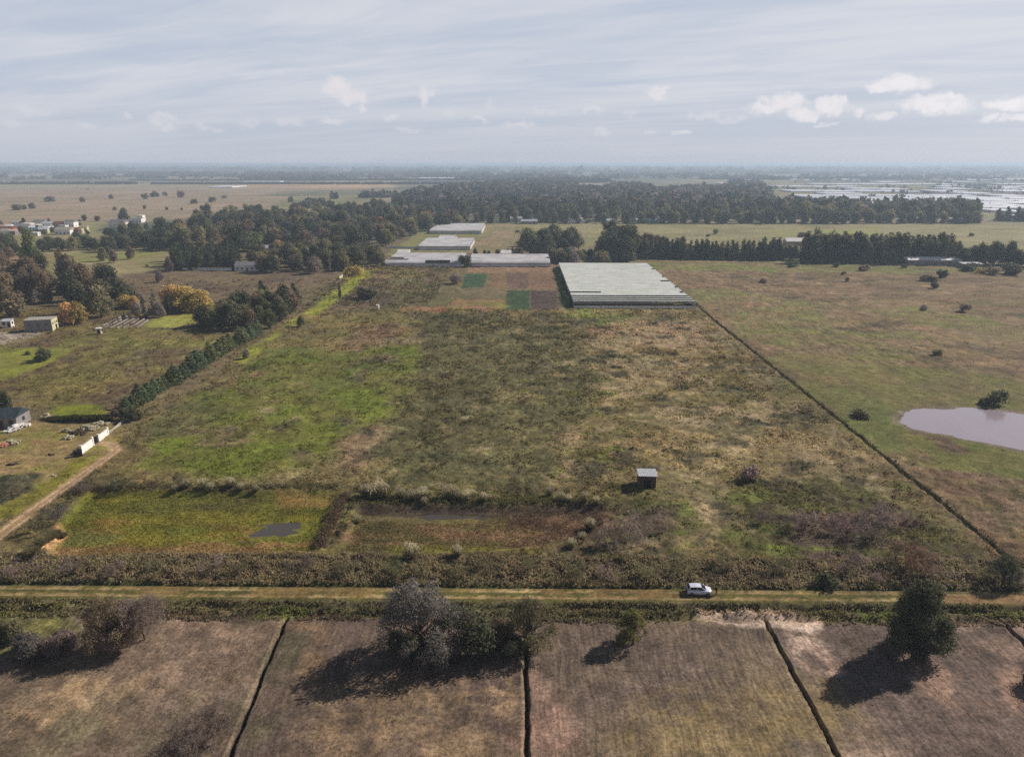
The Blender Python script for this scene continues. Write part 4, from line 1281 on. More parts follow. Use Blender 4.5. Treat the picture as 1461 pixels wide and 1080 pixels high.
# --- greenhouses
def mat_film():
    m = bpy.data.materials.new('plastic_film'); m.use_nodes = True
    t = NT(m.node_tree)
    out = t.add('ShaderNodeOutputMaterial'); b = t.add('ShaderNodeBsdfPrincipled')
    pos = t.add('ShaderNodeNewGeometry').outputs['Position']
    mp = t.add('ShaderNodeMapping'); mp.inputs['Scale'].default_value = (.35, .9, 1); t.link(pos, mp.inputs[0])
    n = t.noise(mp.outputs[0], .35, 5, .65)
    c = t.mix(t.ramp(n, .3, .7), C4(196, 200, 184), C4(228, 224, 216))
    t.put(b.inputs['Base Color'], c); b.inputs['Roughness'].default_value = .38; b.inputs['Specular IOR Level'].default_value = .45
    tr = t.add('ShaderNodeBsdfTranslucent'); t.put(tr.inputs[0], c)
    mxs = t.add('ShaderNodeMixShader'); mxs.inputs[0].default_value = .12
    t.link(b.outputs[0], mxs.inputs[1]); t.link(tr.outputs[0], mxs.inputs[2]); t.link(mxs.outputs[0], out.inputs[0])
    return m


M_FILM = mat_film()
M_FILMP = mat('pale_film', (206, 200, 198), .5, .3, .12, .1)
M_SOIL = mat('greenhouse_soil', (62, 54, 44), .95, .1, .3, .5)


def arch(y0, y1, z0, rise, a0=0.0, a1=1.0, n=8, th=.05):
    o = []
    for k in range(n + 1):
        f = a0 + (a1 - a0) * k / n
        o.append((y0 + (y1 - y0) * f, z0 + rise * math.sin(math.pi * f) ** .8))
    return o + [(y_, z_ - th) for y_, z_ in o[::-1]]


def greenhouse(label, X0, X1, Y0, Y1, span=7.0, z0=2.6, rise=1.5, open_front=0, film=None, holes=0, seed=0):
    film = film or M_FILM
    rng = random.Random(seed)
    n = max(2, round((Y1 - Y0) / span)); sp = (Y1 - Y0) / n; W = X1 - X0
    e = link('greenhouse', None, None, ((X0 + X1) / 2, Y0, 0), 0, None, label=label, category='greenhouse', group='plastic greenhouses of the farm')
    for i in range(n):
        b = MB()
        if i < open_front:
            b.prism(arch(i * sp, (i + 1) * sp, z0, rise, .34, .96), -W / 2, W / 2)
        elif holes and rng.random() < .7:
            x = -W / 2
            while x < W / 2 - 2:
                x2 = min(W / 2, x + rng.uniform(6, 18)); k = rng.random()
                b.prism(arch(i * sp, (i + 1) * sp, z0, rise, .0 if k > holes else rng.uniform(.25, .5), 1.0), x, x2 - .06)
                x = x2
        else:
            b.prism(arch(i * sp, (i + 1) * sp - .03, z0 + rng.uniform(-.05, .05), rise + rng.uniform(-.06, .06)), -W / 2, W / 2)
        b.build('roof_span', film, e)
    g = MB()
    for i in range(n + 1): g.box((0, i * sp - (.12 if i else -.06), z0 - .04), (W, .16, .1))
    g.build('gutter', film, e)
    g = MB()
    for i in range(n + 1):
        for k in range(int(W / 6) + 1): g.box((-W / 2 + k * W / int(W / 6), i * sp - .1, z0 / 2 - .2), (.09, .09, z0 + .1))
    g.build('posts', M_WOOD, e)
    for sx in (-1, 1): MB().box((sx * (W / 2 + .04), n * sp / 2, z0 / 2 + .1), (.05, n * sp, z0 + .5)).build('side_wall', film, e)
    if not open_front: MB().box((0, -.05, z0 / 2 - .15), (W, .05, z0 - .5)).build('front_wall', film, e)
    else: MB().box((0, -.05, .55), (W, .05, 1.2)).build('front_wall', film, e)
    MB().box((0, n * sp + .05, z0 / 2), (W, .05, z0)).build('back_wall', film, e)
    MB().box((0, n * sp / 2, .12), (W - .2, n * sp - .2, .1)).build('floor', M_SOIL, e)
    return e


greenhouse('largest greenhouse block, greenish white film roofs with open rows at its near edge', 24.5, 80.0, 318.5, 452, 4.9, 2.7, .5, 4, None, .02, 1)
Ya = G(700, 381)[1]; Yb = G(700, 369.5)[1]
greenhouse('middle greenhouse block with whitish roofs behind the crop plots', G(668, 381)[0], G(785, 381)[0], Ya, Yb, 7.5, 2.5, 1.4, 0, M_FILMP, 0, 2)
Ya = G(600, 381)[1]; Yb = G(600, 368)[1]
greenhouse('left greenhouse block with torn patchy roofs beside the lane', G(549, 381)[0], G(659, 381)[0], Ya, Yb, 7.5, 2.5, 1.4, 0, M_FILMP, .28, 3)
Ya = G(640, 357)[1]; Yb = G(640, 346)[1]
greenhouse('smooth pale greenhouse block behind the torn one', G(597, 357)[0], G(671, 357)[0], Ya, Yb, 9, 2.8, 1.3, 0, M_FILMP, 0, 4)
greenhouse('small back wing of the smooth pale greenhouse block', G(626, 345)[0], G(649, 345)[0], Yb + 1.5, G(640, 342)[1], 9, 2.8, 1.3, 0, M_FILMP, 0, 5)
Ya = G(640, 334)[1]; Yb = G(640, 324)[1]
greenhouse('farthest greenhouse block of the farm, at the foot of the wood', G(613, 334)[0], G(687, 334)[0], Ya, Yb, 9, 2.8, 1.3, 0, M_FILMP, 0, 6)

# far greenhouse country: blocks of the same kind, seen at one to four kilometres
g = MB()
for i in range(8): g.prism(arch(i * 5, (i + 1) * 5 - .4, 2.5, 1.3, n=5, th=2.6), -50, 50)
gfar = g
rngf = random.Random(12)
me_far = bpy.data.meshes.new('far_greenhouse'); me_far.from_pydata(gfar.V, [], gfar.F); me_far.update(); me_far.materials.append(mat('far_film', (224, 222, 228), .5, .3, .1, .05))


def far_house(x0, x1, yn, yf, lab, grp):
    a = G(x0, yn); b_ = G(x1, yn); c = G((x0 + x1) / 2, yf)
    link('greenhouse', me_far, None, ((a[0] + b_[0]) / 2, a[1], 0), 0, ((b_[0] - a[0]) / 100, max(.4, (c[1] - a[1]) / 40), 1), label=lab, category='greenhouse', group=grp)


rows = [(313, 310.5), (307, 304.2), (303.2, 301), (299.6, 297.2), (296.2, 294), (292.6, 290.2), (289, 287), (285.4, 283.2), (282, 280), (278.4, 276.8), (275, 273.2), (271.4, 270), (268.2, 267), (264.6, 263.6), (261, 260.2), (257.6, 257)]
for j, (yn, yf) in enumerate(rows):
    x = {0: 1395, 1: 1440, 2: 1400, 3: 1345, 4: 1300, 5: 1220, 6: 1190, 7: 1150, 8: 1130, 9: 1125, 10: 1110, 11: 1100, 12: 1095}.get(j, 1120)
    x += rngf.uniform(0, 20)
    if j == 7: x -= 5
    dens = .80 if j in (2, 3, 4, 5, 6, 7, 8, 10) else .45
    while x < 1500:
        L = rngf.uniform(18, 60) * (1 if j < 10 else .8)
        if rngf.random() < dens:
            sh_ = rngf.uniform(-.5, .4)
            far_house(x, x + L, yn + sh_, yf + sh_ * .8, 'long pale roof strip of the far right plain, %s row, %s' % (['nearest', 'second nearest', 'third', 'fourth', 'fifth', 'sixth', 'seventh', 'eighth', 'ninth', 'tenth', 'eleventh', 'twelfth', 'thirteenth', 'third farthest', 'second farthest', 'farthest'][j], 'left end' if x < 1200 else 'middle' if x < 1330 else 'right end'), 'far greenhouses on the right')
        x += L + rngf.uniform(1, 7)
for (x0, x1, yn, yf) in [(298, 332, 268.3, 266.6), (700, 742, 251, 250), (712, 730, 253, 252), (935, 955, 242.6, 242), (970, 1000, 242.8, 242), (165, 180, 250.5, 249.6), (118, 130, 247, 246.2), (300, 330, 242.8, 242),
                         (360, 390, 243, 242.2), (430, 450, 242.5, 241.8), (345, 400, 260.4, 260.0), (595, 660, 255.5, 254.6),
                         (1200, 1216, 257.2, 256.2), (1040, 1056, 263.8, 262.4), (1028, 1038, 263, 262), (1062, 1070, 265, 263)]:
    far_house(x0, x1, yn, yf, 'thin pale greenhouse strip %s the horizon, %s' % ('right at' if yn < 245 else 'just below' if yn < 256 else 'well below', 'above the village' if x0 < 240 else 'above the left woods' if x0 < 480 else 'above the picture middle' if x0 < 800 else 'above the greenhouse block' if x0 < 1000 else 'above the right conifers'), 'far greenhouses near the horizon')


# ------------------------------------------------------------------ trees one can tell apart
T = plant_px
T('silver_tree', 'tree', 'near_silver', 'silver', 603, 930, 822, 'large silvery grey tree at the road verge, tallest of the middle clump', wide=.95)
T('bush', 'bush', 'near_bush', 'dark', 668, 922, 866, 'dense dark bush between the silvery tree and the round olive tree', whole=True, wide=1.0)
T('bush', 'bush', 'near_bush', 'purple', 645, 930, 880, 'low olive bush at the right foot of the silvery tree', whole=True, wide=.8)
T('bush', 'bush', 'near_bush', 'dark', 575, 934, 895, 'dark low bush at the left foot of the silvery tree', whole=True, wide=.7)
T('bush', 'bush', 'near_bush', 'brown', 716, 912, 880, 'brownish low bush left of the round olive tree', whole=True, wide=.8)
T('broadleaf_tree', 'tree', 'near_mid', 'olive', 757, 922, 848, 'round olive brown tree at the head of the straight field ditch')
T('bush', 'bush', 'near_bush', 'dark', 735, 935, 908, 'small dark bush at the foot of the round olive tree', whole=True, wide=.8)
T('young_tree', 'tree', 'near_small', 'lime', 903, 918, 866, 'small yellowish tree alone at the field edge, left of the white car')
T('bush', 'bush', 'bush1', 'lime', 886, 916, 900, 'little olive bush beside the small yellowish tree', whole=True)
T('broadleaf_tree', 'tree', 'near_dark', 'dark', 1303, 938, 827, 'big dark green tree standing over its shadow at the right', wide=.84)
T('broadleaf_tree', 'tree', 'near_mid', 'brown', 160, 925, 848, 'brownish twiggy tree left of the thin bare tree')
T('broadleaf_tree', 'tree', 'near_mid', 'purple', 182, 922, 858, 'greyish bushy tree touching the thin bare tree')
T('bare_tree', 'tree', 'near_bare', 'purple', 207, 912, 844, 'thin bare tree with a visible trunk at the lower left verge')
T('shrub', 'shrub', 'near_bush', 'silver', 45, 935, 902, 'silvery shrub at the left, nearest the dark shadow', whole=True, wide=.9)
T('shrub', 'shrub', 'near_bush', 'olive', 12, 915, 880, 'olive shrub cut by the left picture edge', whole=True, wide=.8)
T('shrub', 'shrub', 'near_bush', 'purple', 88, 928, 900, 'brown grey shrub between the silvery shrub and the brownish twiggy tree', whole=True, wide=.9)
T('thicket', 'shrub', 'near_thicket', 'purple', 280, 1072, 1014, 'leafless grey thicket in the lower left field', whole=True, wide=1.15)
T('thicket', 'shrub', 'near_thicket', 'purple', 252, 1085, 1045, 'lower grey thicket left of the larger leafless one', whole=True)
T('broadleaf_tree', 'tree', 'near_mid', 'dark', 1430, 834, 788, 'dark green tree on the field corner at the right end of the road')
T('shrub', 'shrub', 'near_thicket', 'grey', 1457, 838, 812, 'pale leafless shrub at the right edge beside the road corner tree', whole=True)
T('bush', 'bush', 'near_bush', 'dark', 1484, 975, 945, 'dark bush cut by the right picture edge', whole=True)
T('bush', 'bush', 'bush0', 'dark', 1180, 836, 818, 'small dark bush at the far roadside, right of the car', whole=True)
T('bush', 'bush', 'bush1', 'purple', 1067, 684, 663, 'dark round bush on the pale straw, right of the brick shed', whole=True)
T('bush', 'bush', 'bush2', 'dark', 1420, 577, 554, 'large dark bush at the far bank of the pond', whole=True, wide=.85)
T('bush', 'bush', 'bush0', 'dark', 1405, 576, 566, 'low dark bush left of the large pond bush', whole=True, wide=1.2)
T('bush', 'bush', 'bush0', 'olive', 1228, 595, 582, 'olive bush left of the pond', whole=True, wide=1.2)
T('bush', 'bush', 'bush1', 'olive', 1336, 507, 497, 'olive green bush in the pasture above the pond', whole=True, wide=1.1)
T('bush', 'bush', 'bush2', 'purple', 1377, 444, 432, 'purplish round bush in the upper right pasture', whole=True)
T('bush', 'bush', 'bush0', 'purple', 1318, 442, 434, 'small purplish bush left of the round one in the pasture', whole=True)
T('bush', 'bush', 'bush0', 'brown', 1324, 402, 391, 'wide brownish bush before the long white roofed shed', whole=True, wide=1.3)
T('bush', 'bush', 'bush1', 'dark', 1344, 396, 384, 'small dark bush right of the wide brownish one', whole=True)
T('bush', 'bush', 'bush2', 'dark', 1332, 412, 402, 'little dark bush below the wide brownish one', whole=True)
T('bush', 'bush', 'bush0', 'dark', 1384, 386, 374, 'dark bush beside the grey outbuilding', whole=True, wide=1.6)
T('bush', 'bush', 'bush1', 'dark', 1440, 392, 376, 'wide dark bush at the right end of the conifers', whole=True, wide=1.6)
T('bush', 'bush', 'bush2', 'brown', 1418, 392, 380, 'brownish bush left of the wide dark one at the right end', whole=True, wide=1.5)
T('bush', 'bush', 'bush0', 'yellow', 1400, 390, 381, 'yellowish small bush right of the grey outbuilding', whole=True)
T('bush', 'bush', 'bush0', 'green', 1132, 381, 372, 'green bush below the gap in the conifer row', whole=True, wide=1.3)
T('bush', 'bush', 'bush1', 'dark', 1192, 381, 374, 'small dark bush before the right conifer wood', whole=True)
T('bush', 'bush', 'bush0', 'brown', 1233, 386, 377, 'reddish brown bush before the right conifer wood', whole=True, wide=1.3)
T('bush', 'bush', 'bush2', 'dark', 1203, 392, 387, 'tiny dark bush in the upper right pasture', whole=True)
T('bush', 'bush', 'bush2', 'dark', 1209, 402, 395, 'tiny round bush under the tiny dark one in the pasture', whole=True)
T('bush', 'bush', 'bush2', 'dark', 1290, 383, 376, 'dark bush at the left end of the long white roofed shed', whole=True)
T('bush', 'bush', 'bush0', 'purple', 1089, 404, 396, 'lone purplish bush in the pasture right of the big greenhouse', whole=True)
T('bush', 'bush', 'bush1', 'dark', 65, 514, 496, 'dark bush on the edge of the left lawn', whole=True, wide=1.1)
T('bush', 'bush', 'bush0', 'dark', 40, 506, 500, 'little dark bush on the left lawn', whole=True)
T('broadleaf_tree', 'tree', 'round1', 'dark', 8, 592, 556, 'dark tree behind the dark roofed house at the left edge', wide=.8)
T('bush', 'bush', 'bush0', 'yellow', 506, 394, 377, 'bright yellow shrub at the top of the grass lane', whole=True)
T('cypress', 'tree', 'cone0', 'dark', 485, 424, 401, 'single slim dark cypress beside the grass lane', wide=.55)
T('bush', 'bush', 'bush1', 'dark', 522, 426, 411, 'wide dark bush on the brown field right of the cypress', whole=True, wide=1.7)
T('bush', 'bush', 'bush2', 'purple', 652, 405, 389, 'dark reddish bush at the corner of the green crop plot', whole=True, wide=1.1)
T('bush', 'bush', 'bush2', 'dark', 663, 381, 362, 'dark tree like bush in the gap between the two front greenhouses', whole=True, wide=.8)
T('broadleaf_tree', 'tree', 'round2', 'purple', 242, 388, 365, 'lilac grey tree at the left end of the dense conifer block', wide=.7)
T('tall_tree', 'tree', 'tall0', 'green', 54, 396, 322, 'very tall narrow green tree rising in front of the village', wide=.62)
T('tall_tree', 'tree', 'tall1', 'green', 62, 398, 352, 'shorter green tree pressed against the very tall one', wide=.8)
T('tall_tree', 'tree', 'tall2', 'brown', 90, 398, 352, 'brownish narrow tree right of the very tall green one', wide=.6)
T('broadleaf_tree', 'tree', 'round0', 'dark', 178, 316, 296, 'dark round tree standing behind the big white village house', wide=.9)
for (x, yb, yt, kk, lf, lab) in [(148, 373, 352, 'round0', 'olive', 'olive tree on the green strips, leftmost of three'), (163, 375, 355, 'round2', 'purple', 'purplish small tree, middle of three on the green strips'),
                                 (187, 370, 350, 'round1', 'brown', 'brown tree, rightmost of three on the green strips'), (152, 366, 350, 'round3', 'dark', 'dark tree behind the leftmost strip tree'),
                                 (228, 403, 386, 'round2', 'purple', 'bare looking tree at the corner of the brown field'), (262, 447, 438, 'bare0', 'brown', 'small bare tree on the second lawn'),
                                 (352, 512, 498, 'round3', 'grey', 'pale bare tree at the foot of the tree clump by the lane'), (430, 466, 450, 'round3', 'olive', 'olive shrub tree beside the grass lane')]:
    T('broadleaf_tree', 'tree', kk, lf, x, yb, yt, lab, wide=.85)
for (x, yb, yt, kk, lf, wd, lab) in [(98, 463, 430, 'round0', 'orange', 1.0, 'orange autumn tree right of the block building'), (112, 462, 428, 'round1', 'yellow', 1.1, 'golden autumn tree touching the orange one'),
                                     (178, 441, 418, 'round3', 'yellow', 1.3, 'golden autumn tree at the foot of the dark wood'), (193, 441, 421, 'round2', 'orange', .9, 'paler gold tree right of the golden one'),
                                     (248, 442, 404, 'round1', 'orange', 1.3, 'broad orange willow, left one of the pair by the lawn'), (266, 443, 406, 'round2', 'yellow', 1.5, 'broad yellow willow in the middle of the lawn group'), (286, 444, 413, 'round0', 'yellow', 1.6, 'broad orange yellow willow, right end of the lawn group'),
                                     (243, 447, 417, 'cone1', 'dark', 1.2, 'dark evergreen in front of the orange willows'), (208, 452, 418, 'poplar0', 'grey', 1.2, 'pale bare poplar, left of the pair by the tunnels'),
                                     (220, 452, 416, 'poplar1', 'grey', 1.3, 'pale bare poplar, right of the pair by the tunnels'), (196, 450, 430, 'round3', 'grey', .9, 'greyish bare tree beside the golden ones'),
                                     (228, 453, 430, 'round0', 'grey', .8, 'grey tree between the poplars and the dark evergreen')]:
    T('autumn_tree' if lf in ('orange', 'yellow') else 'tree', 'tree', kk, lf, x, yb, yt, lab, wide=wd)

# leafless thickets and weeds in the rough field
TH = [(900, 778, 736, 1.3, 'purple'), (878, 785, 755, 1.3, 'purple'), (1150, 752, 724, 1.2, 'purple'), (1092, 748, 726, 1.1, 'purple'), (1212, 762, 732, 1.3, 'purple'), (1242, 768, 726, 1.2, 'purple'), (1268, 745, 716, 1.3, 'purple'),
      (1285, 815, 778, 1.3, 'brown'), (1310, 822, 782, 1.2, 'rust'), (1335, 826, 800, 1.3, 'purple'), (1200, 815, 784, 1.3, 'purple'), (1115, 815, 790, 1.3, 'olive'), (1170, 700, 684, 1.3, 'olive'),
      (975, 815, 790, 1.3, 'olive'), (1035, 812, 785, 1.3, 'olive'), (925, 826, 800, 1.3, 'olive'), (1300, 740, 722, 1.3, 'olive'), (820, 822, 796, 1.3, 'olive'), (655, 822, 798, 1.3, 'olive'),
      (700, 818, 795, 1.3, 'olive'), (560, 820, 797, 1.3, 'green'), (495, 818, 796, 1.3, 'olive'), (430, 818, 795, 1.4, 'purple'), (300, 818, 794, 1.4, 'purple'), (345, 815, 796, 1.4, 'olive'), (230, 816, 796, 1.3, 'olive'),
      (165, 818, 798, 1.4, 'purple'), (100, 818, 796, 1.4, 'purple'), (40, 820, 795, 1.4, 'purple'), (80, 742, 716, 1.3, 'silver'), (120, 705, 684, 1.3, 'purple'), (180, 698, 678, 1.3, 'dark'), (60, 762, 738, 1.2, 'olive'),
      (760, 812, 790, 1.3, 'olive'), (610, 824, 800, 1.2, 'olive'), (1400, 826, 808, 1.3, 'olive'), (1250, 830, 812, 1.3, 'purple'), (870, 826, 806, 1.2, 'purple')]
for i, (x, yb, yt, wd, lf) in enumerate(TH):
    band = 'on the brushy strip above the road' if yb > 800 and yt > 770 else ('in the rough field right of the basins' if x > 850 else 'on the bank left of the green basin')
    word = {'grey': 'greyish bare', 'purple': 'purplish bare', 'brown': 'brown bare', 'rust': 'reddish bare', 'olive': 'olive', 'green': 'green', 'silver': 'silvery', 'dark': 'dark'}[lf]
    near = 'below the green basin' if x < 450 else ('below the brown basin' if x < 860 else ('left of the car' if x < 990 else ('between the car and the big dark tree' if x < 1270 else 'near the right corner')))
    nth = ['leftmost', 'second', 'third', 'fourth', 'fifth', 'sixth', 'seventh', 'eighth', 'ninth', 'tenth', 'eleventh', 'twelfth', 'thirteenth', 'fourteenth', 'fifteenth', 'sixteenth', 'seventeenth', 'eighteenth', 'nineteenth', 'twentieth', 'twenty first'][sum(1 for q in TH if (q[1] > 800) == (yb > 800) and q[4] == lf and q[0] < x)]
    T('thicket', 'shrub', 'thicket%d' % (i % 3), lf, x, yb, yt, '%s thicket, %s of its colour from the left %s' % (word, nth, 'above the road' if yb > 800 else 'in the rough field'), 'leafless thickets of the rough field', wd, True)

# pampas clumps
pb = [proto_pampas(s_) for s_ in (1, 2)]
PM = [(mesh_from('pampas_leaves', *b_[:2], LEAF['straw'], attrs={'v': b_[2]}), mesh_from('pampas_plumes', *p_[:2], LEAF['plume'], attrs={'v': p_[2]})) for b_, p_ in pb]
PAM = [(522, 710, 15, 0), (533, 711, 18, 0), (541, 708, 18, 0), (549, 711, 16, 0), (572, 712, 13, 0), (588, 716, 14, 0), (604, 714, 17, 0), (606, 721, 9, 0), (642, 713, 17, 0), (651, 714, 15, 0), (666, 716, 13, 0), (672, 712, 12, 0), (690, 718, 10, 0), (698, 716, 8, 0),
       (784, 708, 10, 0), (800, 716, 12, 0), (812, 718, 10, 0), (834, 720, 12, 0), (851, 722, 10, 0), (266, 698, 12, 1), (290, 698, 13, 1), (300, 700, 11, 1), (330, 696, 12, 1), (345, 700, 9, 1), (365, 702, 8, 1), (250, 702, 8, 1),
       (587, 797, 20, 2), (653, 794, 14, 2), (510, 744, 9, 3), (842, 752, 14, 4), (830, 768, 10, 4), (815, 782, 12, 4), (48, 796, 16, 5), (60, 784, 17, 5), (70, 775, 17, 5), (78, 768, 16, 5), (88, 764, 12, 5), (40, 792, 10, 5)]
PL = ['pampas grass clump in the row along the far bank of the brown basin', 'pampas grass clump in the row along the far bank of the green basin', 'pampas clump standing alone near the front bank of the brown basin',
      'small pampas tuft inside the left end of the brown basin', 'straw tussock at the right end of the brown basin', 'dry tan tussock on the left bank of the green basin']
for i, (x, yb, hp, k) in enumerate(PAM):
    X, Y = G(x, yb); s_ = max(.5, hgt(x, yb, yb - hp) / 2.5) * 1.4
    lab = PL[k]
    if k == 0: lab = ('pale ' if hp > 14 else 'low ') + lab + (', left part' if x < 560 else ', middle part' if x < 720 else ', right part')
    if k == 2: lab = ('taller ' if hp > 16 else 'smaller ') + lab
    e = link('pampas_grass', None, None, (X, Y, gh(X, Y) - .1), RND.random() * 6, (s_, s_, s_ * .92), label=lab, category='pampas grass', group='pampas grass on the basin banks')
    link('leaves', PM[i % 2][0], e)
    if k != 5: link('plumes', PM[i % 2][1], e)

# upper left pasture: single bushes
NTH = ['first', 'second', 'third', 'fourth', 'fifth', 'sixth', 'seventh', 'eighth', 'ninth', 'tenth', 'eleventh', 'twelfth', 'thirteenth', 'fourteenth', 'fifteenth', 'sixteenth', 'seventeenth', 'eighteenth', 'nineteenth', 'twentieth', 'twenty-first', 'twenty-second', 'twenty-third', 'twenty-fourth', 'twenty-fifth', 'twenty-sixth', 'twenty-seventh', 'twenty-eighth', 'twenty-ninth', 'thirtieth']
LONE = [(26, 300, 291, 1.6), (45, 298, 289, 1), (72, 288, 279, 1), (119, 289, 280, 1), (158, 284, 277, .9), (207, 284, 275, .9), (221, 281, 272, 1.1), (236, 280, 273, .8), (259, 282, 271, .8), (277, 291, 283, .8), (303, 289, 280, .9),
                        (33, 299, 292, 1), (320, 283, 278, 1.2), (164, 300, 294, .8), (207, 299, 292, .6), (125, 271, 269, 1.5), (30, 256, 252, 1), (121, 315, 306, .7), (140, 316, 307, .8), (238, 300, 295, .8), (259, 300, 296, .8),
                        (415, 289, 279, .55), (532, 274, 268, .6), (547, 275, 269, .6), (1021, 334, 326, .7), (1010, 338, 334, 1.2), (1385, 337, 332, 1.6), (1145, 340, 330, 1.2), (738, 332, 328, 1.3), (210, 381, 377, 1), (970, 352, 338, .8)]
for (x, yb, yt, w_) in LONE:
    lf = RND.choice(['dark', 'olive', 'brown', 'purple'])
    zone = 'upper left pasture' if x < 560 else 'pale pasture before the central belt'
    side = NTH[sum(1 for q in LONE if q[0] < x and (q[0] < 560) == (x < 560))] + ' from the left'
    T('bush', 'bush', 'bush%d' % RND.randrange(3), lf, x, yb, yt, 'lone %s bush on the %s, %s' % ({'dark': 'dark', 'olive': 'olive', 'brown': 'brown', 'purple': 'purplish'}[lf], zone, side), 'bushes of the far pastures', w_, True)

# ------------------------------------------------------------------ woods and rows
CW = {'hedge': 'dark', 'dark': 'dark green', 'green': 'green', 'olive': 'olive', 'brown': 'brownish', 'rust': 'rusty', 'yellow': 'yellow', 'orange': 'orange', 'grey': 'pale grey bare', 'silver': 'silvery', 'purple': 'purplish grey', 'conifer': 'dark'}


def inpoly(x, y, poly):
    return float(sdpoly(np.array([x]), np.array([y]), poly)[0]) < 0


USED = set()


def wood(name, where, group, poly_px, n, mix, mind=0.0, seed=0, whole=False):
    poly = P(*poly_px); rng = random.Random(seed)
    xs_ = [p[0] for p in poly]; ys_ = [p[1] for p in poly]
    pts = []
    tries = 0
    while len(pts) < n and tries < n * 60:
        tries += 1
        c = None; bd = -1
        for _ in range(6):
            p = (rng.uniform(min(xs_), max(xs_)), rng.uniform(min(ys_), max(ys_)))
            if not inpoly(p[0], p[1], poly): continue
            d = min([math.hypot(p[0] - q[0], p[1] - q[1]) for q in pts] or [1e9])
            if d > bd: bd = d; c = p
        if c and bd > mind: pts.append(c)
    ws = [m_[2] for m_ in mix]
    for (X, Y) in pts:
        key, lf, _, h0, h1, wd = rng.choices(mix, ws)[0]
        fx = (X - min(xs_)) / (max(xs_) - min(xs_)); fy = (Y - min(ys_)) / (max(ys_) - min(ys_) + 1e-6)
        pos = ['front edge', 'front', 'middle', 'back', 'back edge'][min(4, int(fy * 5))] + ' ' + ['far left', 'left', 'centre left', 'centre', 'centre right', 'right', 'far right'][min(6, int(fx * 7))]
        k = key + (str(rng.randrange({'round': 4, 'cone': 3, 'tall': 3, 'bush': 3, 'poplar': 2, 'bare': 2}[key])))
        kind = {'round': 'broadleaf', 'cone': 'conifer', 'tall': 'tall', 'bush': 'bushy', 'poplar': 'narrow', 'bare': 'leafless'}[key]
        nm = {'round': 'bare_tree' if lf in ('purple', 'grey', 'silver') else 'autumn_tree' if lf in ('rust', 'orange', 'yellow', 'brown') else 'evergreen_tree' if lf == 'dark' else 'broadleaf_tree', 'cone': 'conifer_tree', 'tall': 'tall_tree', 'bush': 'bush', 'poplar': 'poplar_tree', 'bare': 'bare_tree'}[key]
        h = rng.uniform(h0, h1)
        lab = '%s %s %s, %s' % (CW[lf], 'bush' if key == 'bush' else 'tree' if key == 'round' else kind + ' tree', where, pos)
        if lab in USED:
            lab = ('taller ' if h > (h0 + h1) / 2 else 'shorter ') + lab
        if lab in USED: lab = 'leafy ' + lab if lf in ('green', 'dark', 'olive') else 'sparse ' + lab
        USED.add(lab)
        plant(nm, 'bush' if key == 'bush' else 'tree', k, lf, X, Y, h, lab, group, wd * rng.uniform(.85, 1.15), whole or key == 'bush', rz=rng.random() * 6.28)


wood('left', 'in the wood behind the block building', 'trees of the left wood', [(-70, 400), (30, 398), (100, 396), (150, 412), (185, 440), (165, 455), (118, 452), (80, 462), (0, 462), (-70, 470)], 44,
     [('round', 'dark', 3.5, 10, 16, 1.1), ('round', 'brown', 3, 10, 16, 1.1), ('round', 'olive', 3.5, 10, 15, 1.1), ('round', 'purple', 1, 9, 13, 1), ('tall', 'brown', 2, 15, 20, 1), ('round', 'grey', .7, 8, 11, .8), ('bush', 'green', .7, 3, 4, 1)], 5, 1)
wood('conblock', 'in the dense dark block', 'trees of the dense dark block', [(246, 386), (250, 372), (335, 368), (342, 386)], 34, [('cone', 'conifer', 5, 11, 14, 1.2), ('round', 'dark', 3, 10, 13, .8)], 3, 2)
wood('leftwood2', 'right of the farmhouse', 'trees right of the farmhouse', [(368, 391), (372, 372), (420, 362), (545, 372), (550, 382), (520, 380), (490, 388), (455, 391)], 62,
     [('round', 'dark', 4, 9, 14, 1.15), ('round', 'olive', 3, 9, 13, 1.15), ('tall', 'olive', 1.5, 12, 17, 1.1), ('round', 'purple', 1, 8, 11, 1), ('round', 'brown', 1.5, 8, 12, 1.1), ('bush', 'green', 1, 3, 4, 1.2), ('poplar', 'grey', .6, 8, 12, 1)], 4, 3)
wood('villagefront', 'in the belt below the village', 'trees in the belt below the village', [(60, 359), (70, 352), (140, 350), (240, 342), (250, 357), (150, 360)], 34,
     [('round', 'dark', 5, 8, 12, 1.35), ('round', 'olive', 2, 8, 11, 1.2), ('round', 'green', 1, 8, 11, 1), ('tall', 'dark', 1, 13, 16, .9)], 8, 4)
wood('villageleft', 'left below the village', 'trees at the left edge', [(-60, 352), (0, 350), (40, 352), (48, 368), (30, 384), (-20, 384), (-60, 390)], 24,
     [('round', 'green', 2, 9, 13, 1.2), ('round', 'dark', 2, 9, 13, 1.2), ('round', 'brown', 2, 8, 11, 1.1), ('round', 'olive', 2, 7, 11, 1)], 9, 5)
wood('villagegaps', 'between the village houses', 'trees between the village houses', [(-10, 340), (0, 318), (115, 318), (130, 338)], 11, [('round', 'dark', 2, 4, 7, .8), ('round', 'green', 2, 4, 7, .8), ('round', 'purple', 1, 4, 6, .8)], 9, 15)
wood('villageright', 'near the big white house', 'trees near the white houses', [(150, 340), (160, 331), (240, 325), (240, 340)], 18, [('round', 'dark', 2, 7, 11, 1), ('round', 'olive', 2, 6, 10, 1), ('round', 'green', 1, 6, 9, 1)], 9, 16)
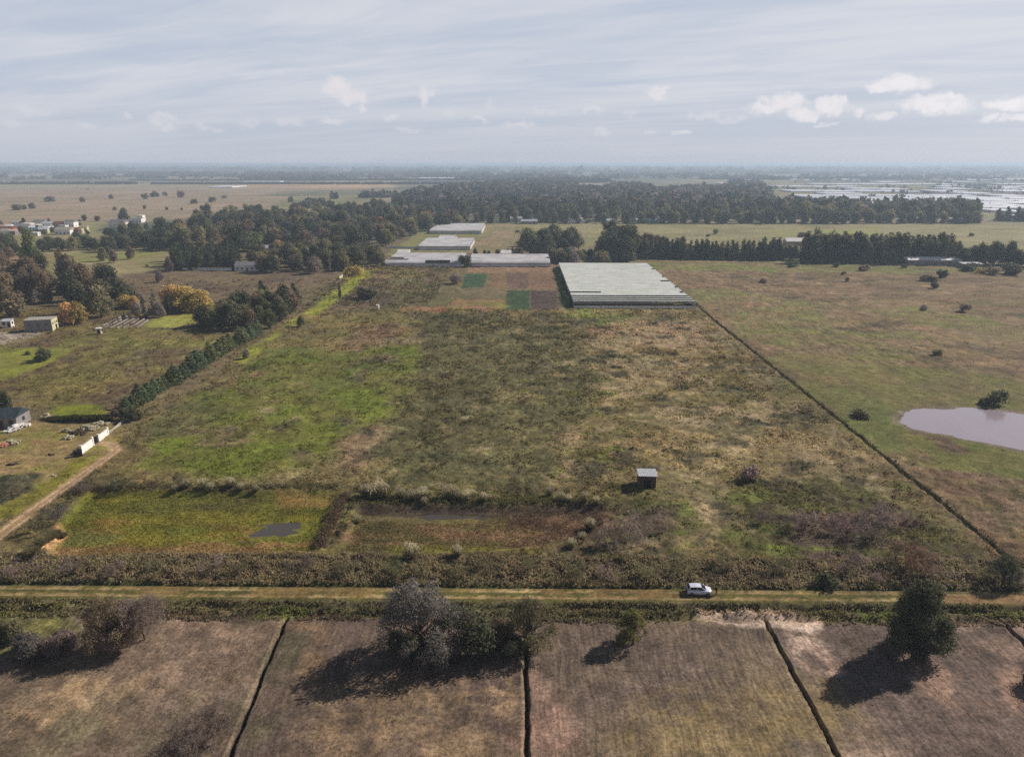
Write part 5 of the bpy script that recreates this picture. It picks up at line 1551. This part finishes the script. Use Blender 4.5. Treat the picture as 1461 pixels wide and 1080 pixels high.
wood('mainwood', 'in the big left wood', 'trees of the big left wood', [(232, 362), (236, 336), (280, 322), (370, 312), (480, 304), (600, 305), (640, 312), (655, 322), (600, 334), (560, 350), (470, 360), (420, 362), (360, 368)], 205,
     [('round', 'dark', 3.6, 12, 18, 1.35), ('tall', 'dark', 3, 17, 23, 1.35), ('tall', 'olive', 1.5, 15, 21, 1.3), ('round', 'olive', 2, 11, 17, 1.3), ('round', 'brown', 3, 11, 17, 1.3), ('round', 'rust', 1.0, 10, 15, 1.2), ('round', 'purple', 1.8, 11, 15, 1.2), ('round', 'green', 1.2, 11, 16, 1.3), ('round', 'orange', .12, 9, 12, 1)], 7, 6)
wood('beltA', 'in the central tree belt', 'trees of the central belt', [(655, 316), (660, 304), (940, 302), (1050, 305), (1200, 306), (1390, 312), (1392, 318), (1180, 319), (960, 319), (720, 317)], 120,
     [('tall', 'dark', 5, 16, 24, 1.4), ('tall', 'olive', 1.6, 14, 21, 1.4), ('round', 'dark', 1.6, 13, 19, 1.25), ('round', 'olive', .6, 13, 18, 1.2), ('tall', 'green', 1.2, 15, 23, 1.3), ('round', 'purple', .5, 12, 16, 1.1), ('round', 'brown', .5, 12, 16, 1.1)], 9, 7)
wood('clumpA', 'in the clump behind the middle greenhouse', 'trees of the clump behind the middle greenhouse', [(745, 362), (750, 350), (800, 345), (822, 352), (815, 366), (775, 370)], 16,
     [('round', 'dark', 4, 12, 18, 1.2), ('round', 'green', 2, 12, 18, 1.2), ('round', 'olive', 1, 8, 11, 1)], 6, 8)
wood('clumpB', 'in the tall round clump', 'trees of the tall round clump', [(850, 372), (852, 358), (885, 355), (898, 366), (895, 376)], 11,
     [('tall', 'dark', 2, 20, 25, 1.3), ('round', 'dark', 3, 16, 22, 1.1), ('round', 'olive', 1.5, 9, 13, 1)], 6, 9)
wood('clumpC', 'behind the hedge and crop plots', 'low growth behind the crop plots', [(786, 376), (800, 366), (895, 368), (900, 377), (850, 379)], 22,
     [('round', 'dark', 3, 6, 10, 1.4), ('round', 'grey', .8, 6, 9, 1.4), ('round', 'olive', 2, 6, 10, 1.4)], 4, 10)
wood('smalls', 'right behind the middle greenhouse', 'small trees behind the middle greenhouse', [(672, 366), (672, 362), (745, 362), (745, 366)], 10, [('round', 'dark', 2, 3.5, 5.5, 1), ('round', 'olive', 2, 3.5, 6, 1)], 5, 17)
# conifer rows on the right
prng = random.Random(31)
ORD = [a + b for a, b in zip([''] * 19, ['first', 'second', 'third', 'fourth', 'fifth', 'sixth', 'seventh', 'eighth', 'ninth', 'tenth', 'eleventh', 'twelfth', 'thirteenth', 'fourteenth', 'fifteenth', 'sixteenth', 'seventeenth', 'eighteenth', 'nineteenth'])]
ORD += ['twentieth'] + ['twenty-' + q for q in ORD[:9]] + ['thirtieth'] + ['thirty-' + q for q in ORD[:9]]


def row(x0, x1, n, y0, y1, h0, h1, where, group, key='cone', lfs=('conifer', 'dark', 'olive'), wd=1.0, skip=()):
    for i in range(n):
        f = (i + prng.uniform(-.2, .2)) / max(1, n - 1); x = x0 + (x1 - x0) * f
        if any(a < x < b for a, b in skip): continue
        X, Y = G(x, y0 + (y1 - y0) * f + prng.uniform(-.8, .5))
        lf = prng.choice(lfs); k = key + str(prng.randrange({'round': 4, 'cone': 3, 'tall': 3, 'bush': 3, 'poplar': 2}[key]))
        pos = ORD[i]+' from the left'
        nm = 'conifer_tree' if key == 'cone' else 'tall_tree' if key == 'tall' else 'evergreen_tree'
        plant(nm, 'tree', k, lf, X, Y, prng.uniform(h0, h1), '%s %s %s, %s' % (CW[lf], 'conifer' if key == 'cone' else 'tree', where, pos), group, wd * prng.uniform(.85, 1.15))


row(908, 972, 10, 369, 369, 12, 16, 'in the dense row start', 'conifers at the start of the row', wd=1.5)
row(910, 945, 5, 362, 362, 13, 17, 'behind the dense row start', 'trees behind the start of the row', 'round', ('dark', 'olive', 'brown'), .8)
row(985, 1110, 18, 370, 371, 12, 16, 'in the straight row', 'conifers of the straight row', wd=1.35, skip=((994, 1000),))
row(1112, 1132, 4, 371, 371, 10, 14, 'beside the row gap', 'conifers beside the gap', 'round', ('dark', 'olive'), .7)
row(1148, 1365, 36, 374, 376, 14, 20, 'fronting the right wood', 'conifers in front of the right wood', wd=1.5)
row(1150, 1350, 28, 367, 370, 15, 19, 'backing the right wood', 'conifers at the back of the right wood', wd=1.5)
row(662, 930, 16, 318, 319, 11, 17, 'edging the belt above the sheds', 'trees edging the belt left', 'tall', ('dark', 'green', 'olive'), 1.5)
row(945, 1392, 30, 319, 319, 12, 18, 'edging the belt right of the sheds', 'trees edging the belt right', 'tall', ('dark', 'dark', 'olive'), 1.6)
T('tall_tree', 'tree', 'tall1', 'dark', 1166, 370, 322, 'tallest dark tree towering over the left end of the right conifer wood', wide=.9)
T('tall_tree', 'tree', 'tall0', 'dark', 1221, 368, 330, 'second tall dark tree rising from the right conifer wood', wide=.9)
row(1372, 1440, 9, 378, 378, 11, 17, 'right of the long shed', 'trees right of the long shed', 'round', ('dark',), .8)
row(1452, 1500, 5, 380, 381, 10, 13, 'at the right picture edge', 'trees at the right edge', 'round', ('dark',), .9)
row(1425, 1461, 4, 316, 316, 12, 17, 'right of the central belt', 'dark trees right of the belt', 'cone', ('dark',), 1.6)
# hedge of conifers down the left side of the field
n = 36
for i in range(n):
    f = i / (n - 1)
    Y = 176 + (266 - 176) * f + prng.uniform(-1.1, 1.1)
    pos = ORD[i] + ' from the near end'
    plant('hedge_conifer', 'tree', 'cone%d' % (i % 3), prng.choice(('hedge', 'hedge', 'green')), -103.8 + prng.uniform(-.4, .4) + 5 * max(0, f - .6), Y, prng.uniform(4.0, 6.6), 'young dark conifer in the slanting row, ' + pos, 'conifers of the slanting row', prng.uniform(1.6, 2.1))
for (x, yb, h, k, lf, lab) in [(178, 598, 3.2, 'round0', 'dark', 'dark round tree at the foot of the slanting conifer row'), (190, 600, 3.4, 'round1', 'dark', 'second dark tree at the foot of the slanting conifer row'), (165, 597, 2.6, 'round2', 'purple', 'purplish low tree left of the slanting row foot'),
                               (200, 597, 2.6, 'round3', 'olive', 'olive low tree right of the slanting row foot')]:
    X, Y = G(x, yb); plant('broadleaf_tree', 'tree', k, lf, X, Y, h, lab, None, 1.2)
wood('laneclump', 'in the clump by the grass lane', 'trees of the clump by the lane', [(285, 468), (330, 448), (385, 432), (425, 432), (418, 448), (395, 468), (350, 472)], 30,
     [('round', 'dark', 5, 8, 12, 1), ('round', 'green', 2, 7, 10, 1), ('round', 'brown', 2, 8, 11, .9), ('round', 'olive', 2, 7, 10, 1), ('cone', 'conifer', 1, 9, 12, 1.5), ('round', 'grey', .6, 6, 8, .8)], 4.5, 11)
wood('crown2', 'in the clearing behind the farmhouse', 'trees in the clearing behind the farmhouse', [(345, 384), (360, 366), (440, 358), (540, 362), (545, 371), (420, 362)], 16, [('round', 'olive', 3, 6, 10, 1), ('round', 'yellow', .3, 6, 8, 1), ('round', 'dark', 2, 6, 10, 1), ('round', 'grey', 1, 6, 9, 1)], 7, 12)

# ------------------------------------------------------------------ hedges and ground growth
VC = mat_vcol('growth', .48)


def growth(name, X, Y, size, ncard, colour, label, kind='stuff', cat=None, zoff=0.0, tall=1.0, seed=0, hh=None, base=None):
    rng = np.random.default_rng(seed)
    n = len(X)
    if base is None:
        c, r, _ = ground_look(X, Y); z = height(X, Y, r)
    else:
        c = np.tile(lin(base), (n, 1)); r = np.ones(n); z = height(X, Y, r * .5)
    if colour is not None: c = c * (1 - colour[1]) + lin(colour[0]) * colour[1]
    pts = np.repeat(np.stack([X, Y, z], 1), ncard, 0)
    s_ = np.repeat(size, ncard)
    H_ = np.repeat(hh if hh is not None else size * tall, ncard)
    m_ = len(pts)
    off = rng.normal(size=(m_, 3)) * np.stack([s_ * .45, s_ * .45, H_ * 0], 1)
    pts = pts + off; pts[:, 2] += H_ * (rng.random(m_) * .8 + .05) + zoff
    a = rng.normal(size=(m_, 3)) * .55; a[:, 2] = .55 + .5 * rng.random(m_)
    a /= np.linalg.norm(a, axis=1)[:, None]
    b = np.cross(a, unit(rng, m_)); b /= np.linalg.norm(b, axis=1)[:, None]
    L = (s_ * (.28 + .25 * rng.random(m_)))[:, None]; W = (s_ * (.20 + .2 * rng.random(m_)))[:, None]
    V = np.stack([pts - a * L - b * W * .4, pts - a * L * .2 + b * W, pts + a * L, pts + a * L * .1 - b * W], 1).reshape(-1, 3)
    F = np.arange(4 * m_).reshape(m_, 4)
    cc = np.repeat(c, ncard, 0) * (1.15 + 1.0 * rng.random((m_, 1))) * np.repeat(.8 + .4 * rng.random((n, 1)), ncard, 0)
    me = mesh_from(name, V, F, VC, np.repeat(cc, 4, 0))
    return link(name, me, kind=kind, category=cat, label=label)


def scatter(n, x0, x1, y0, y1, seed, power=1.0):
    rng = np.random.default_rng(seed)
    f = rng.random(n)
    Y = y0 * (y1 / y0) ** (f ** power)
    X = x0 + (x1 - x0) * rng.random(n)
    m_ = np.abs(X) < Y * .78 + 12
    return X[m_], Y[m_]


def keep_rough(X, Y, seed, thr=.2, plus=None):
    _, r, _ = ground_look(X, Y)
    rng = np.random.default_rng(seed)
    clump = sst(-.15, .55, fbm(X, Y, 4.5, 4, 77, .65))
    m_ = rng.random(len(X)) < np.clip(r - thr, 0, 1) * (.04 + .62 * clump)
    return X[m_], Y[m_]


X, Y = scatter(190000, -104, 81, 104.5, 455, 1); X, Y = keep_rough(X, Y, 2, .15)
bw = ~((X > 20) & (Y > 316)) & ~((X > -42) & (Y > 316)) & (sdpoly(X, Y, BAS1) > 0) & (sdpoly(X, Y, BAS2) > 0); X, Y = X[bw], Y[bw]
growth('rough_grass', X, Y, .34 + .0030 * (Y - 100), 4, None, 'tangle of weeds and tall grass covering the large field', seed=3, tall=.75)
X, Y = scatter(34000, -90, 90, 96.6, 104.8, 5)
kp = np.random.default_rng(55).random(len(X)) < .25 + .75 * sst(-.3, .4, fbm(X * .7, Y * 1.3, 3.5, 4, 78)); X, Y = X[kp], Y[kp]
growth('brushwood', X, Y, np.full(len(X), .46), 4, ((134, 118, 92), .55), 'belt of brown brush along the far side of the road', seed=6, tall=.95)
X, Y = scatter(17000, -90, 90, 87.3, 92.0, 7)
kp = (np.random.default_rng(56).random(len(X)) < .15 + .85 * sst(-.3, .4, fbm(X * .6, Y * 1.3, 3.0, 4, 79))) & (np.abs(Y - 90.9) > .3); X, Y = X[kp], Y[kp]
kp = ~((X > 22) & (X < 44) & (Y < 89.6)); X, Y = X[kp], Y[kp]
growth('verge_weeds', X, Y, np.full(len(X), .42), 4, ((104, 98, 68), .4), 'weeds along the ditch on the near side of the road', seed=8, tall=.65)
X, Y = scatter(75000, -330, -105, 108, 400, 9); X, Y = keep_rough(X, Y, 10, .2)
growth('scrub', X, Y, .36 + .0028 * (Y - 100), 4, None, 'brown scrub on the fields left of the conifer row', seed=11, tall=.75)
X, Y = scatter(50000, 83, 300, 70, 360, 12); X, Y = keep_rough(X, Y, 13, .15)
pk = sdpoly(X, Y, POND) > .5; X, Y = X[pk], Y[pk]
growth('pasture_tufts', X, Y, .36 + .0016 * (Y - 100), 2, None, 'coarse tufts of the right hand pasture', seed=14, tall=.6)
X, Y = scatter(90000, -66, 66, 60, 87.5, 15); X, Y = keep_rough(X, Y, 16, .12)
growth('stubble', X, Y, np.full(len(X), .15), 3, ((140, 118, 88), .35), 'dry stubble on the bare foreground fields', seed=17, tall=.5)
X, Y = scatter(26000, -92, 20, 104, 130, 18)
ins = (sdpoly(X, Y, BAS1) < -.8) | (sdpoly(X, Y, BAS2) < -.8); X, Y = X[ins], Y[ins]
wet = np.minimum(sdpoly(X, Y, P((348, 755), (380, 740), (440, 743), (436, 755), (412, 762), (360, 767))), sdpoly(X, Y, P((512, 737), (560, 730), (640, 728), (720, 731), (700, 741), (600, 743)))) > .4
X, Y = X[wet], Y[wet]
growth('marsh_grass', X, Y, np.full(len(X), .32), 2, None, 'marsh grass growing in the two sunken basins', seed=19, tall=.45)

# the dark line of growth along the right boundary, the clipped hedges
def hedge(name, lab, x0, y0, x1, y1, wdt, hh_, n, base, sz, seed):
    rng = np.random.default_rng(seed); f = rng.random(n)
    X = x0 + (x1 - x0) * f + rng.normal(size=n) * wdt; Y = y0 + (y1 - y0) * f + rng.normal(size=n) * wdt
    hv = hh_ * np.clip(.75 + .5 * fbm(X, Y, 5, 3, seed), .2, 1.5)
    return growth(name, X, Y, np.full(n, sz), 4, None, lab, None, 'hedge', seed=seed, hh=hv, base=base)


hedge('boundary_hedge', 'thin dark overgrown hedge line running from the road corner to the big greenhouse', 82.1, 104, 82.1, 317, .24, .75, 4200, (66, 62, 42), .42, 21)
hedge('boundary_hedge', 'fainter dark line continuing beyond the big greenhouse to the round trees', 82.6, 320, 82, 468, .3, .6, 900, (84, 78, 58), .7, 22)
a = G(70, 599); b_ = G(152, 600)
hedge('clipped_hedge', 'long clipped dark hedge with a yellow green top behind the rubble heaps', a[0], a[1], b_[0], b_[1], .5, 1.7, 3500, (60, 62, 34), .4, 23)
a = G(817, 439); b_ = G(798, 384)
hedge('plot_hedge', 'dark hedge between the crop plots and the big greenhouse', a[0] - 1.2, a[1] + 1, b_[0] - 1.0, b_[1], .8, 2.8, 3500, (46, 58, 32), .9, 24)
a = G(448, 782); b_ = G(486, 706)
hedge('bank_hedge', 'brown brush on the bank between the two basins', a[0] + 1, a[1], b_[0] + 1, b_[1], .45, .7, 1100, (96, 80, 62), .40, 25)
a = G(130, 700); b_ = G(480, 697)
hedge('bank_hedge', 'dark brush along the far bank of the green basin', a[0], a[1] + .8, b_[0], b_[1] + .8, .5, .55, 1500, (92, 84, 58), .36, 26)
a = G(500, 718); b_ = G(860, 720)
hedge('bank_hedge', 'dark green brush under the pampas row of the brown basin', a[0], a[1] + .8, b_[0], b_[1] + .8, .8, .65, 2400, (86, 82, 50), .38, 27)

# ------------------------------------------------------------------ far woods, each one mass
FP = {'d': (62, 70, 58), 'o': (92, 92, 74), 'b': (104, 92, 78), 'p': (120, 108, 102), 'r': (128, 92, 80)}


def farwood(name, X, Y, h, w_, nq, label, seed, pal=('d', 'd', 'd', 'o', 'b', 'p')):
    rng = np.random.default_rng(seed); n = len(X)
    if n == 0: return
    c = np.array([lin(FP[k]) for k in pal])[rng.integers(0, len(pal), n)]
    hh_ = h * (.6 + .7 * rng.random(n)); ww = w_ * (.7 + .6 * rng.random(n))
    pts = np.repeat(np.stack([X, Y, np.zeros(n)], 1), nq, 0); m_ = len(pts)
    u = unit(rng, m_) * (.55 + .45 * rng.random((m_, 1)))
    H_ = np.repeat(hh_, nq); W = np.repeat(ww, nq)
    pts[:, 0] += u[:, 0] * W * .5; pts[:, 1] += u[:, 1] * W * .5; pts[:, 2] = H_ * (.5 + u[:, 2] * .48)
    V, F = cards(rng, pts, 1, 1)
    V = (V.reshape(m_, 4, 3) - pts[:, None]) * (np.repeat(ww, nq) * .30)[:, None, None] + pts[:, None]
    cc = np.repeat(c * (.8 + .4 * rng.random((n, 1))), nq, 0) * (.8 + .4 * rng.random((m_, 1)))
    link(name, mesh_from(name, V.reshape(-1, 3), F, VC, np.repeat(cc, 4, 0)), kind='stuff', label=label)


def fill(poly_px, n, seed, thr=None, ns=200):
    poly = P(*poly_px); rng = np.random.default_rng(seed); a = np.array(poly)
    X = rng.uniform(a[:, 0].min(), a[:, 0].max(), n * 3); Y = rng.uniform(a[:, 1].min(), a[:, 1].max(), n * 3)
    m_ = sdpoly(X, Y, poly) < 0
    if thr is not None: m_ &= fbm(X, Y * .5, ns, 3, seed) > thr
    return X[m_][:n], Y[m_][:n]


X, Y = fill([(560, 292), (600, 276), (690, 268), (720, 262), (800, 259), (1080, 262), (1095, 272), (1100, 290), (960, 292), (700, 297)], 5200, 1, -.30, 240)
farwood('far_woodland', X, Y, 15, 15, 14, 'broad dark woodland behind the central tree belt', 2)
X, Y = fill([(620, 304), (640, 297), (960, 293), (1180, 300), (1390, 305), (1390, 311), (900, 306)], 700, 3, -.35, 120)
farwood('belt_backwood', X, Y, 17, 15, 26, 'back of the central tree belt', 4)
X, Y = fill([(420, 300), (470, 284), (560, 280), (720, 286), (700, 300), (540, 303)], 900, 5, -.05, 120)
farwood('far_woodland', X, Y, 10, 12, 14, 'low mixed woodland behind the big left wood', 6, ('d', 'o', 'p', 'b'))


def farrow(xa, xb, y, h, w_, n, lab, seed, nq=8):
    rng = np.random.default_rng(seed); a = G(xa, y); b_ = G(xb, y); f = rng.random(n)
    farwood('windbreak', a[0] + (b_[0] - a[0]) * f, a[1] + rng.normal(size=n) * 8, h, w_, nq, lab, seed, ('d',))


farrow(-200, 194, 263.2, 6.5, 12, 520, 'long dark windbreak line beyond the upper left pasture, left of its gap', 11)
farrow(217, 690, 263.2, 6, 12, 620, 'long dark windbreak line beyond the upper left pasture, right of its gap', 12)
farrow(185, 690, 257.8, 6, 14, 520, 'second thinner windbreak behind the long one', 13)
farrow(1000, 1300, 256.4, 9, 20, 260, 'dark tree row behind the greenhouse plain', 14)
farrow(1090, 1290, 297.5, 6, 10, 130, 'low tree line before the far greenhouses', 15)
k = 0
for (poly, n, th, h, w_, nq, lab) in [
    ([(-200, 258), (-200, 246), (340, 246), (340, 256)], 1500, .30, 12, 30, 8, 'scattered far groves on the left plain'),
    ([(80, 256), (90, 250), (125, 250), (128, 257)], 240, None, 15, 30, 8, 'dark far grove above the windbreak at left'),
    ([(170, 252), (180, 248), (335, 248), (345, 253)], 520, -.1, 12, 30, 8, 'long far grove on the left horizon'),
    ([(340, 257), (350, 247), (720, 246), (730, 258)], 1700, .02, 13, 30, 8, 'far groves on the central plain'),
    ([(720, 258), (730, 246), (810, 246), (800, 260)], 420, -.2, 16, 30, 8, 'tall far grove behind the woodland'),
    ([(800, 258), (820, 244), (1600, 243), (1600, 258)], 2600, .0, 13, 32, 7, 'far groves on the right plain'),
    ([(-400, 246), (-400, 238.5), (1800, 238.5), (1800, 246)], 6000, .0, 16, 90, 5, 'tree lines close to the horizon'),
    ([(1080, 310), (1100, 258), (1700, 258), (1700, 315)], 1100, .38, 7, 11, 10, 'bushes and trees among the far greenhouses'),
    ([(1000, 296), (1020, 284), (1090, 284), (1100, 300)], 120, -.2, 12, 13, 20, 'trees right behind the central belt')]:
    X, Y = fill(poly, n, 40 + k, th, 150 if h > 8 else 90)
    farwood('far_trees', X, Y, h, w_, nq, lab, 60 + k); k += 1

# ------------------------------------------------------------------ car
CX, CY = G(996.5, 846.5)
car = link('parked_car', None, None, (CX, CY - .05, .10), math.radians(-2), .95, label='white five door hatchback standing on the grassy track, bonnet to the right', category='car')
M_CAR = mat('car_paint', (206, 206, 218), .25, .5, .03, 1); M_CARG = mat('car_glass', (20, 22, 28), .08, .7, 0)
M_TYRE = mat('tyre_rubber', (26, 26, 28), .9, .1, 0); M_RIM = mat('wheel_rim', (150, 150, 156), .35, .5, 0, metallic=.8)
M_LAMP = mat('lamp_glass', (210, 214, 220), .1, .7, 0); M_RED = mat('tail_lamp_red', (120, 20, 20), .25, .5, 0)
# stations along the length: x, half width, z of sill, belt, shoulder width, roof height (None = no cabin)
ST = [(-2.0, .70, .42, .78, .62), (-1.93, .80, .28, .92, .70), (-1.6, .85, .24, 1.0, .76), (-.9, .87, .24, 1.0, .78), (0, .87, .24, .98, .78), (.75, .87, .24, .95, .78), (1.1, .86, .24, .93, .76), (1.6, .83, .26, .84, .70), (1.92, .76, .30, .70, .60), (2.02, .66, .40, .58, .50)]
V = []; F = []
for (x, hw, z0, zb, sw) in ST:
    V += [(x, -hw * .94, z0), (x, -hw, (z0 + zb) * .5), (x, -hw * .97, zb - .06), (x, -sw, zb), (x, 0, zb + .05), (x, sw, zb), (x, hw * .97, zb - .06), (x, hw, (z0 + zb) * .5), (x, hw * .94, z0)]
for i in range(len(ST) - 1):
    for k in range(8): F.append((i * 9 + k, i * 9 + k + 1, (i + 1) * 9 + k + 1, (i + 1) * 9 + k))
    F.append((i * 9 + 8, i * 9, (i + 1) * 9, (i + 1) * 9 + 8))
F.append(tuple(range(9))); F.append(tuple(range((len(ST) - 1) * 9, len(ST) * 9))[::-1])
b = MB(); b.V = V; b.F = F
b.build('body', M_CAR, car, smooth=True)
# cabin (pillars and roof) in paint, panes set proud of it
CB = [(-1.9, .70, .93), (-1.45, .60, 1.44), (-.6, .60, 1.50), (.25, .58, 1.47), (1.12, .70, .92)]
c = MB(); c.V = [(-1.9, -.72, .9), (-1.9, .72, .9), (-1.5, -.58, 1.43), (-1.5, .58, 1.43), (-.6, -.6, 1.5), (-.6, .6, 1.5), (.2, -.58, 1.47), (.2, .58, 1.47), (1.12, -.72, .9), (1.12, .72, .9)]
c.F = [(0, 1, 3, 2), (2, 3, 5, 4), (4, 5, 7, 6), (6, 7, 9, 8), (0, 2, 4, 6, 8), (1, 9, 7, 5, 3)]
c.build('cabin', M_CAR, car)


def pane(name, pts, nrm):
    n = np.array(nrm, float); n /= np.linalg.norm(n)
    p = [np.array(q) + n * .012 for q in pts]; q = [np.array(q) - n * .01 for q in pts]
    k = len(pts); b = MB(); b.V = [tuple(v) for v in p + q]
    b.F = [tuple(range(k)), tuple(range(k, 2 * k))[::-1]] + [(i, (i + 1) % k, k + (i + 1) % k, k + i) for i in range(k)]
    b.build(name, M_CARG, car)


pane('windscreen', [(.30, -.52, 1.42), (.30, .52, 1.42), (1.04, .63, .97), (1.04, -.63, .97)], (.53, 0, .85))
pane('rear_window', [(-1.84, -.62, .98), (-1.84, .62, .98), (-1.56, .52, 1.36), (-1.56, -.52, 1.36)], (-.8, 0, .6))
for s_ in (-1, 1):
    pane('side_window', [(-.42, s_ * .70, .98), (.78, s_ * .70, .98), (.18, s_ * .605, 1.40), (-.42, s_ * .615, 1.43)], (0, s_ * .97, .23))
    pane('side_window', [(-.50, s_ * .70, .98), (-1.62, s_ * .70, .98), (-1.40, s_ * .61, 1.36), (-.50, s_ * .615, 1.43)], (0, s_ * .97, .23))
    MB().box((.86, s_ * .93, 1.0), (.14, .2, .13)).build('mirror', M_CAR, car)
    MB().box((1.90, s_ * .60, .66), (.16, .26, .14)).build('headlight', M_LAMP, car)
    MB().box((-1.95, s_ * .68, .86), (.10, .16, .26)).build('tail_light', M_RED, car)
    for xx in (-1.25, 1.28):
        wv_ = MB().cyl((xx, s_ * .80, .31), .31, .2, 'y', 18).build('wheel', M_TYRE, car)
        MB().cyl((xx, s_ * .905, .31), .19, .03, 'y', 12).build('rim', M_RIM, wv_)
MB().box((2.02, 0, .36), (.08, 1.2, .16)).build('bumper', M_BLACK, car)
MB().box((-2.0, 0, .42), (.08, 1.3, .18)).build('bumper', M_BLACK, car)

# ------------------------------------------------------------------ person
PX, PY = G(1021.5, 849.5)
M_JACK = mat('dark_jacket', (34, 28, 34), .9, .1, .2, 8); M_TROU = mat('dark_trousers', (30, 30, 38), .9, .1, .2, 8); M_SKIN = mat('skin', (170, 124, 100), .6, .3, .05, 8); M_HAIR = mat('dark_hair', (28, 22, 20), .7, .3, 0)


def skinned(name, verts, edges, rad, m, root=0, label=None, parent=None, **kw):
    me = bpy.data.meshes.new(name); me.from_pydata(verts, edges, []); me.update()
    o = bpy.data.objects.new(name + '_tmp', me); sc.collection.objects.link(o)
    sk = o.modifiers.new('skin', 'SKIN'); sk.use_smooth_shade = True
    sv = me.skin_vertices[0].data
    for i, r_ in enumerate(rad): sv[i].radius = (r_ if isinstance(r_, tuple) else (r_, r_))
    for i in range(len(verts)): sv[i].use_root = (i == root)
    ss = o.modifiers.new('sub', 'SUBSURF'); ss.levels = 2; ss.render_levels = 2
    dg = bpy.context.evaluated_depsgraph_get(); dg.update()
    me2 = bpy.data.meshes.new_from_object(o.evaluated_get(dg)); me2.name = name
    bpy.data.objects.remove(o)
    me2.materials.clear(); me2.materials.append(m)
    return link(name, me2, parent, **kw)


vs = [(0, 0, .93), (0, 0, 1.12), (0.02, 0, 1.34), (0.03, 0, 1.46), (.05, 0, 1.52), (.06, 0, 1.60), (.065, 0, 1.70),
      (.0, .18, 1.38), (-.02, .24, 1.12), (.10, .22, .90), (.16, .21, .83), (.0, -.18, 1.38), (-.03, -.25, 1.12), (.12, -.20, .94), (.19, -.18, .90),
      (0, .10, .88), (.04, .11, .48), (0, .12, .08), (.14, .13, .04), (0, -.10, .88), (.0, -.12, .48), (-.06, -.13, .08), (.08, -.14, .04)]
es = [(0, 1), (1, 2), (2, 3), (3, 4), (4, 5), (5, 6), (2, 7), (7, 8), (8, 9), (9, 10), (2, 11), (11, 12), (12, 13), (13, 14), (0, 15), (15, 16), (16, 17), (17, 18), (0, 19), (19, 20), (20, 21), (21, 22)]
rd = [(.13, .10), (.13, .10), (.15, .10), .06, .055, .09, .07, .06, .045, .035, .03, .06, .045, .035, .03, .09, .06, .042, .04, .09, .06, .042, .04]
man = skinned('person', vs, es, rd, M_SKIN, 0)
man.location = (PX, PY, .12); man.rotation_euler = (0, 0, math.pi)
man['label'] = 'person in dark clothes standing right in front of the white car'; man['category'] = 'person'
skinned('jacket', [vs[0], vs[1], vs[2], (.03, 0, 1.44), vs[7], vs[8], vs[9], vs[11], vs[12], vs[13]], [(0, 1), (1, 2), (2, 3), (2, 4), (4, 5), (5, 6), (2, 7), (7, 8), (8, 9)], [(.16, .13), (.155, .125), (.175, .125), .08, .078, .06, .05, .078, .06, .05], M_JACK, 0, parent=man)
skinned('trousers', [vs[0], vs[15], vs[16], vs[17], vs[19], vs[20], vs[21]], [(0, 1), (1, 2), (2, 3), (0, 4), (4, 5), (5, 6)], [(.145, .115), .105, .076, .062, .105, .076, .062], M_TROU, 0, parent=man)
skinned('hair', [(.045, 0, 1.64), (.04, 0, 1.72)], [(0, 1)], [(.10, .095), (.08, .08)], M_HAIR, 0, parent=man)

# ------------------------------------------------------------------ haze: the air over the plain
hz_ = MB().box((0, 0, 32.0), (110000, 110000, 72.0))
hm = bpy.data.materials.new('haze'); hm.use_nodes = True
t = NT(hm.node_tree)
out = t.add('ShaderNodeOutputMaterial'); v = t.add('ShaderNodeVolumePrincipled')
v.inputs['Color'].default_value = (.62, .75, .92, 1)
v.inputs['Density'].default_value = 2.1e-4
v.inputs['Anisotropy'].default_value = .15
t.link(v.outputs[0], out.inputs['Volume'])
hz_.build('haze', hm, None, kind='stuff', label='thin blue haze over the plain')
print('objects', len(bpy.data.objects))
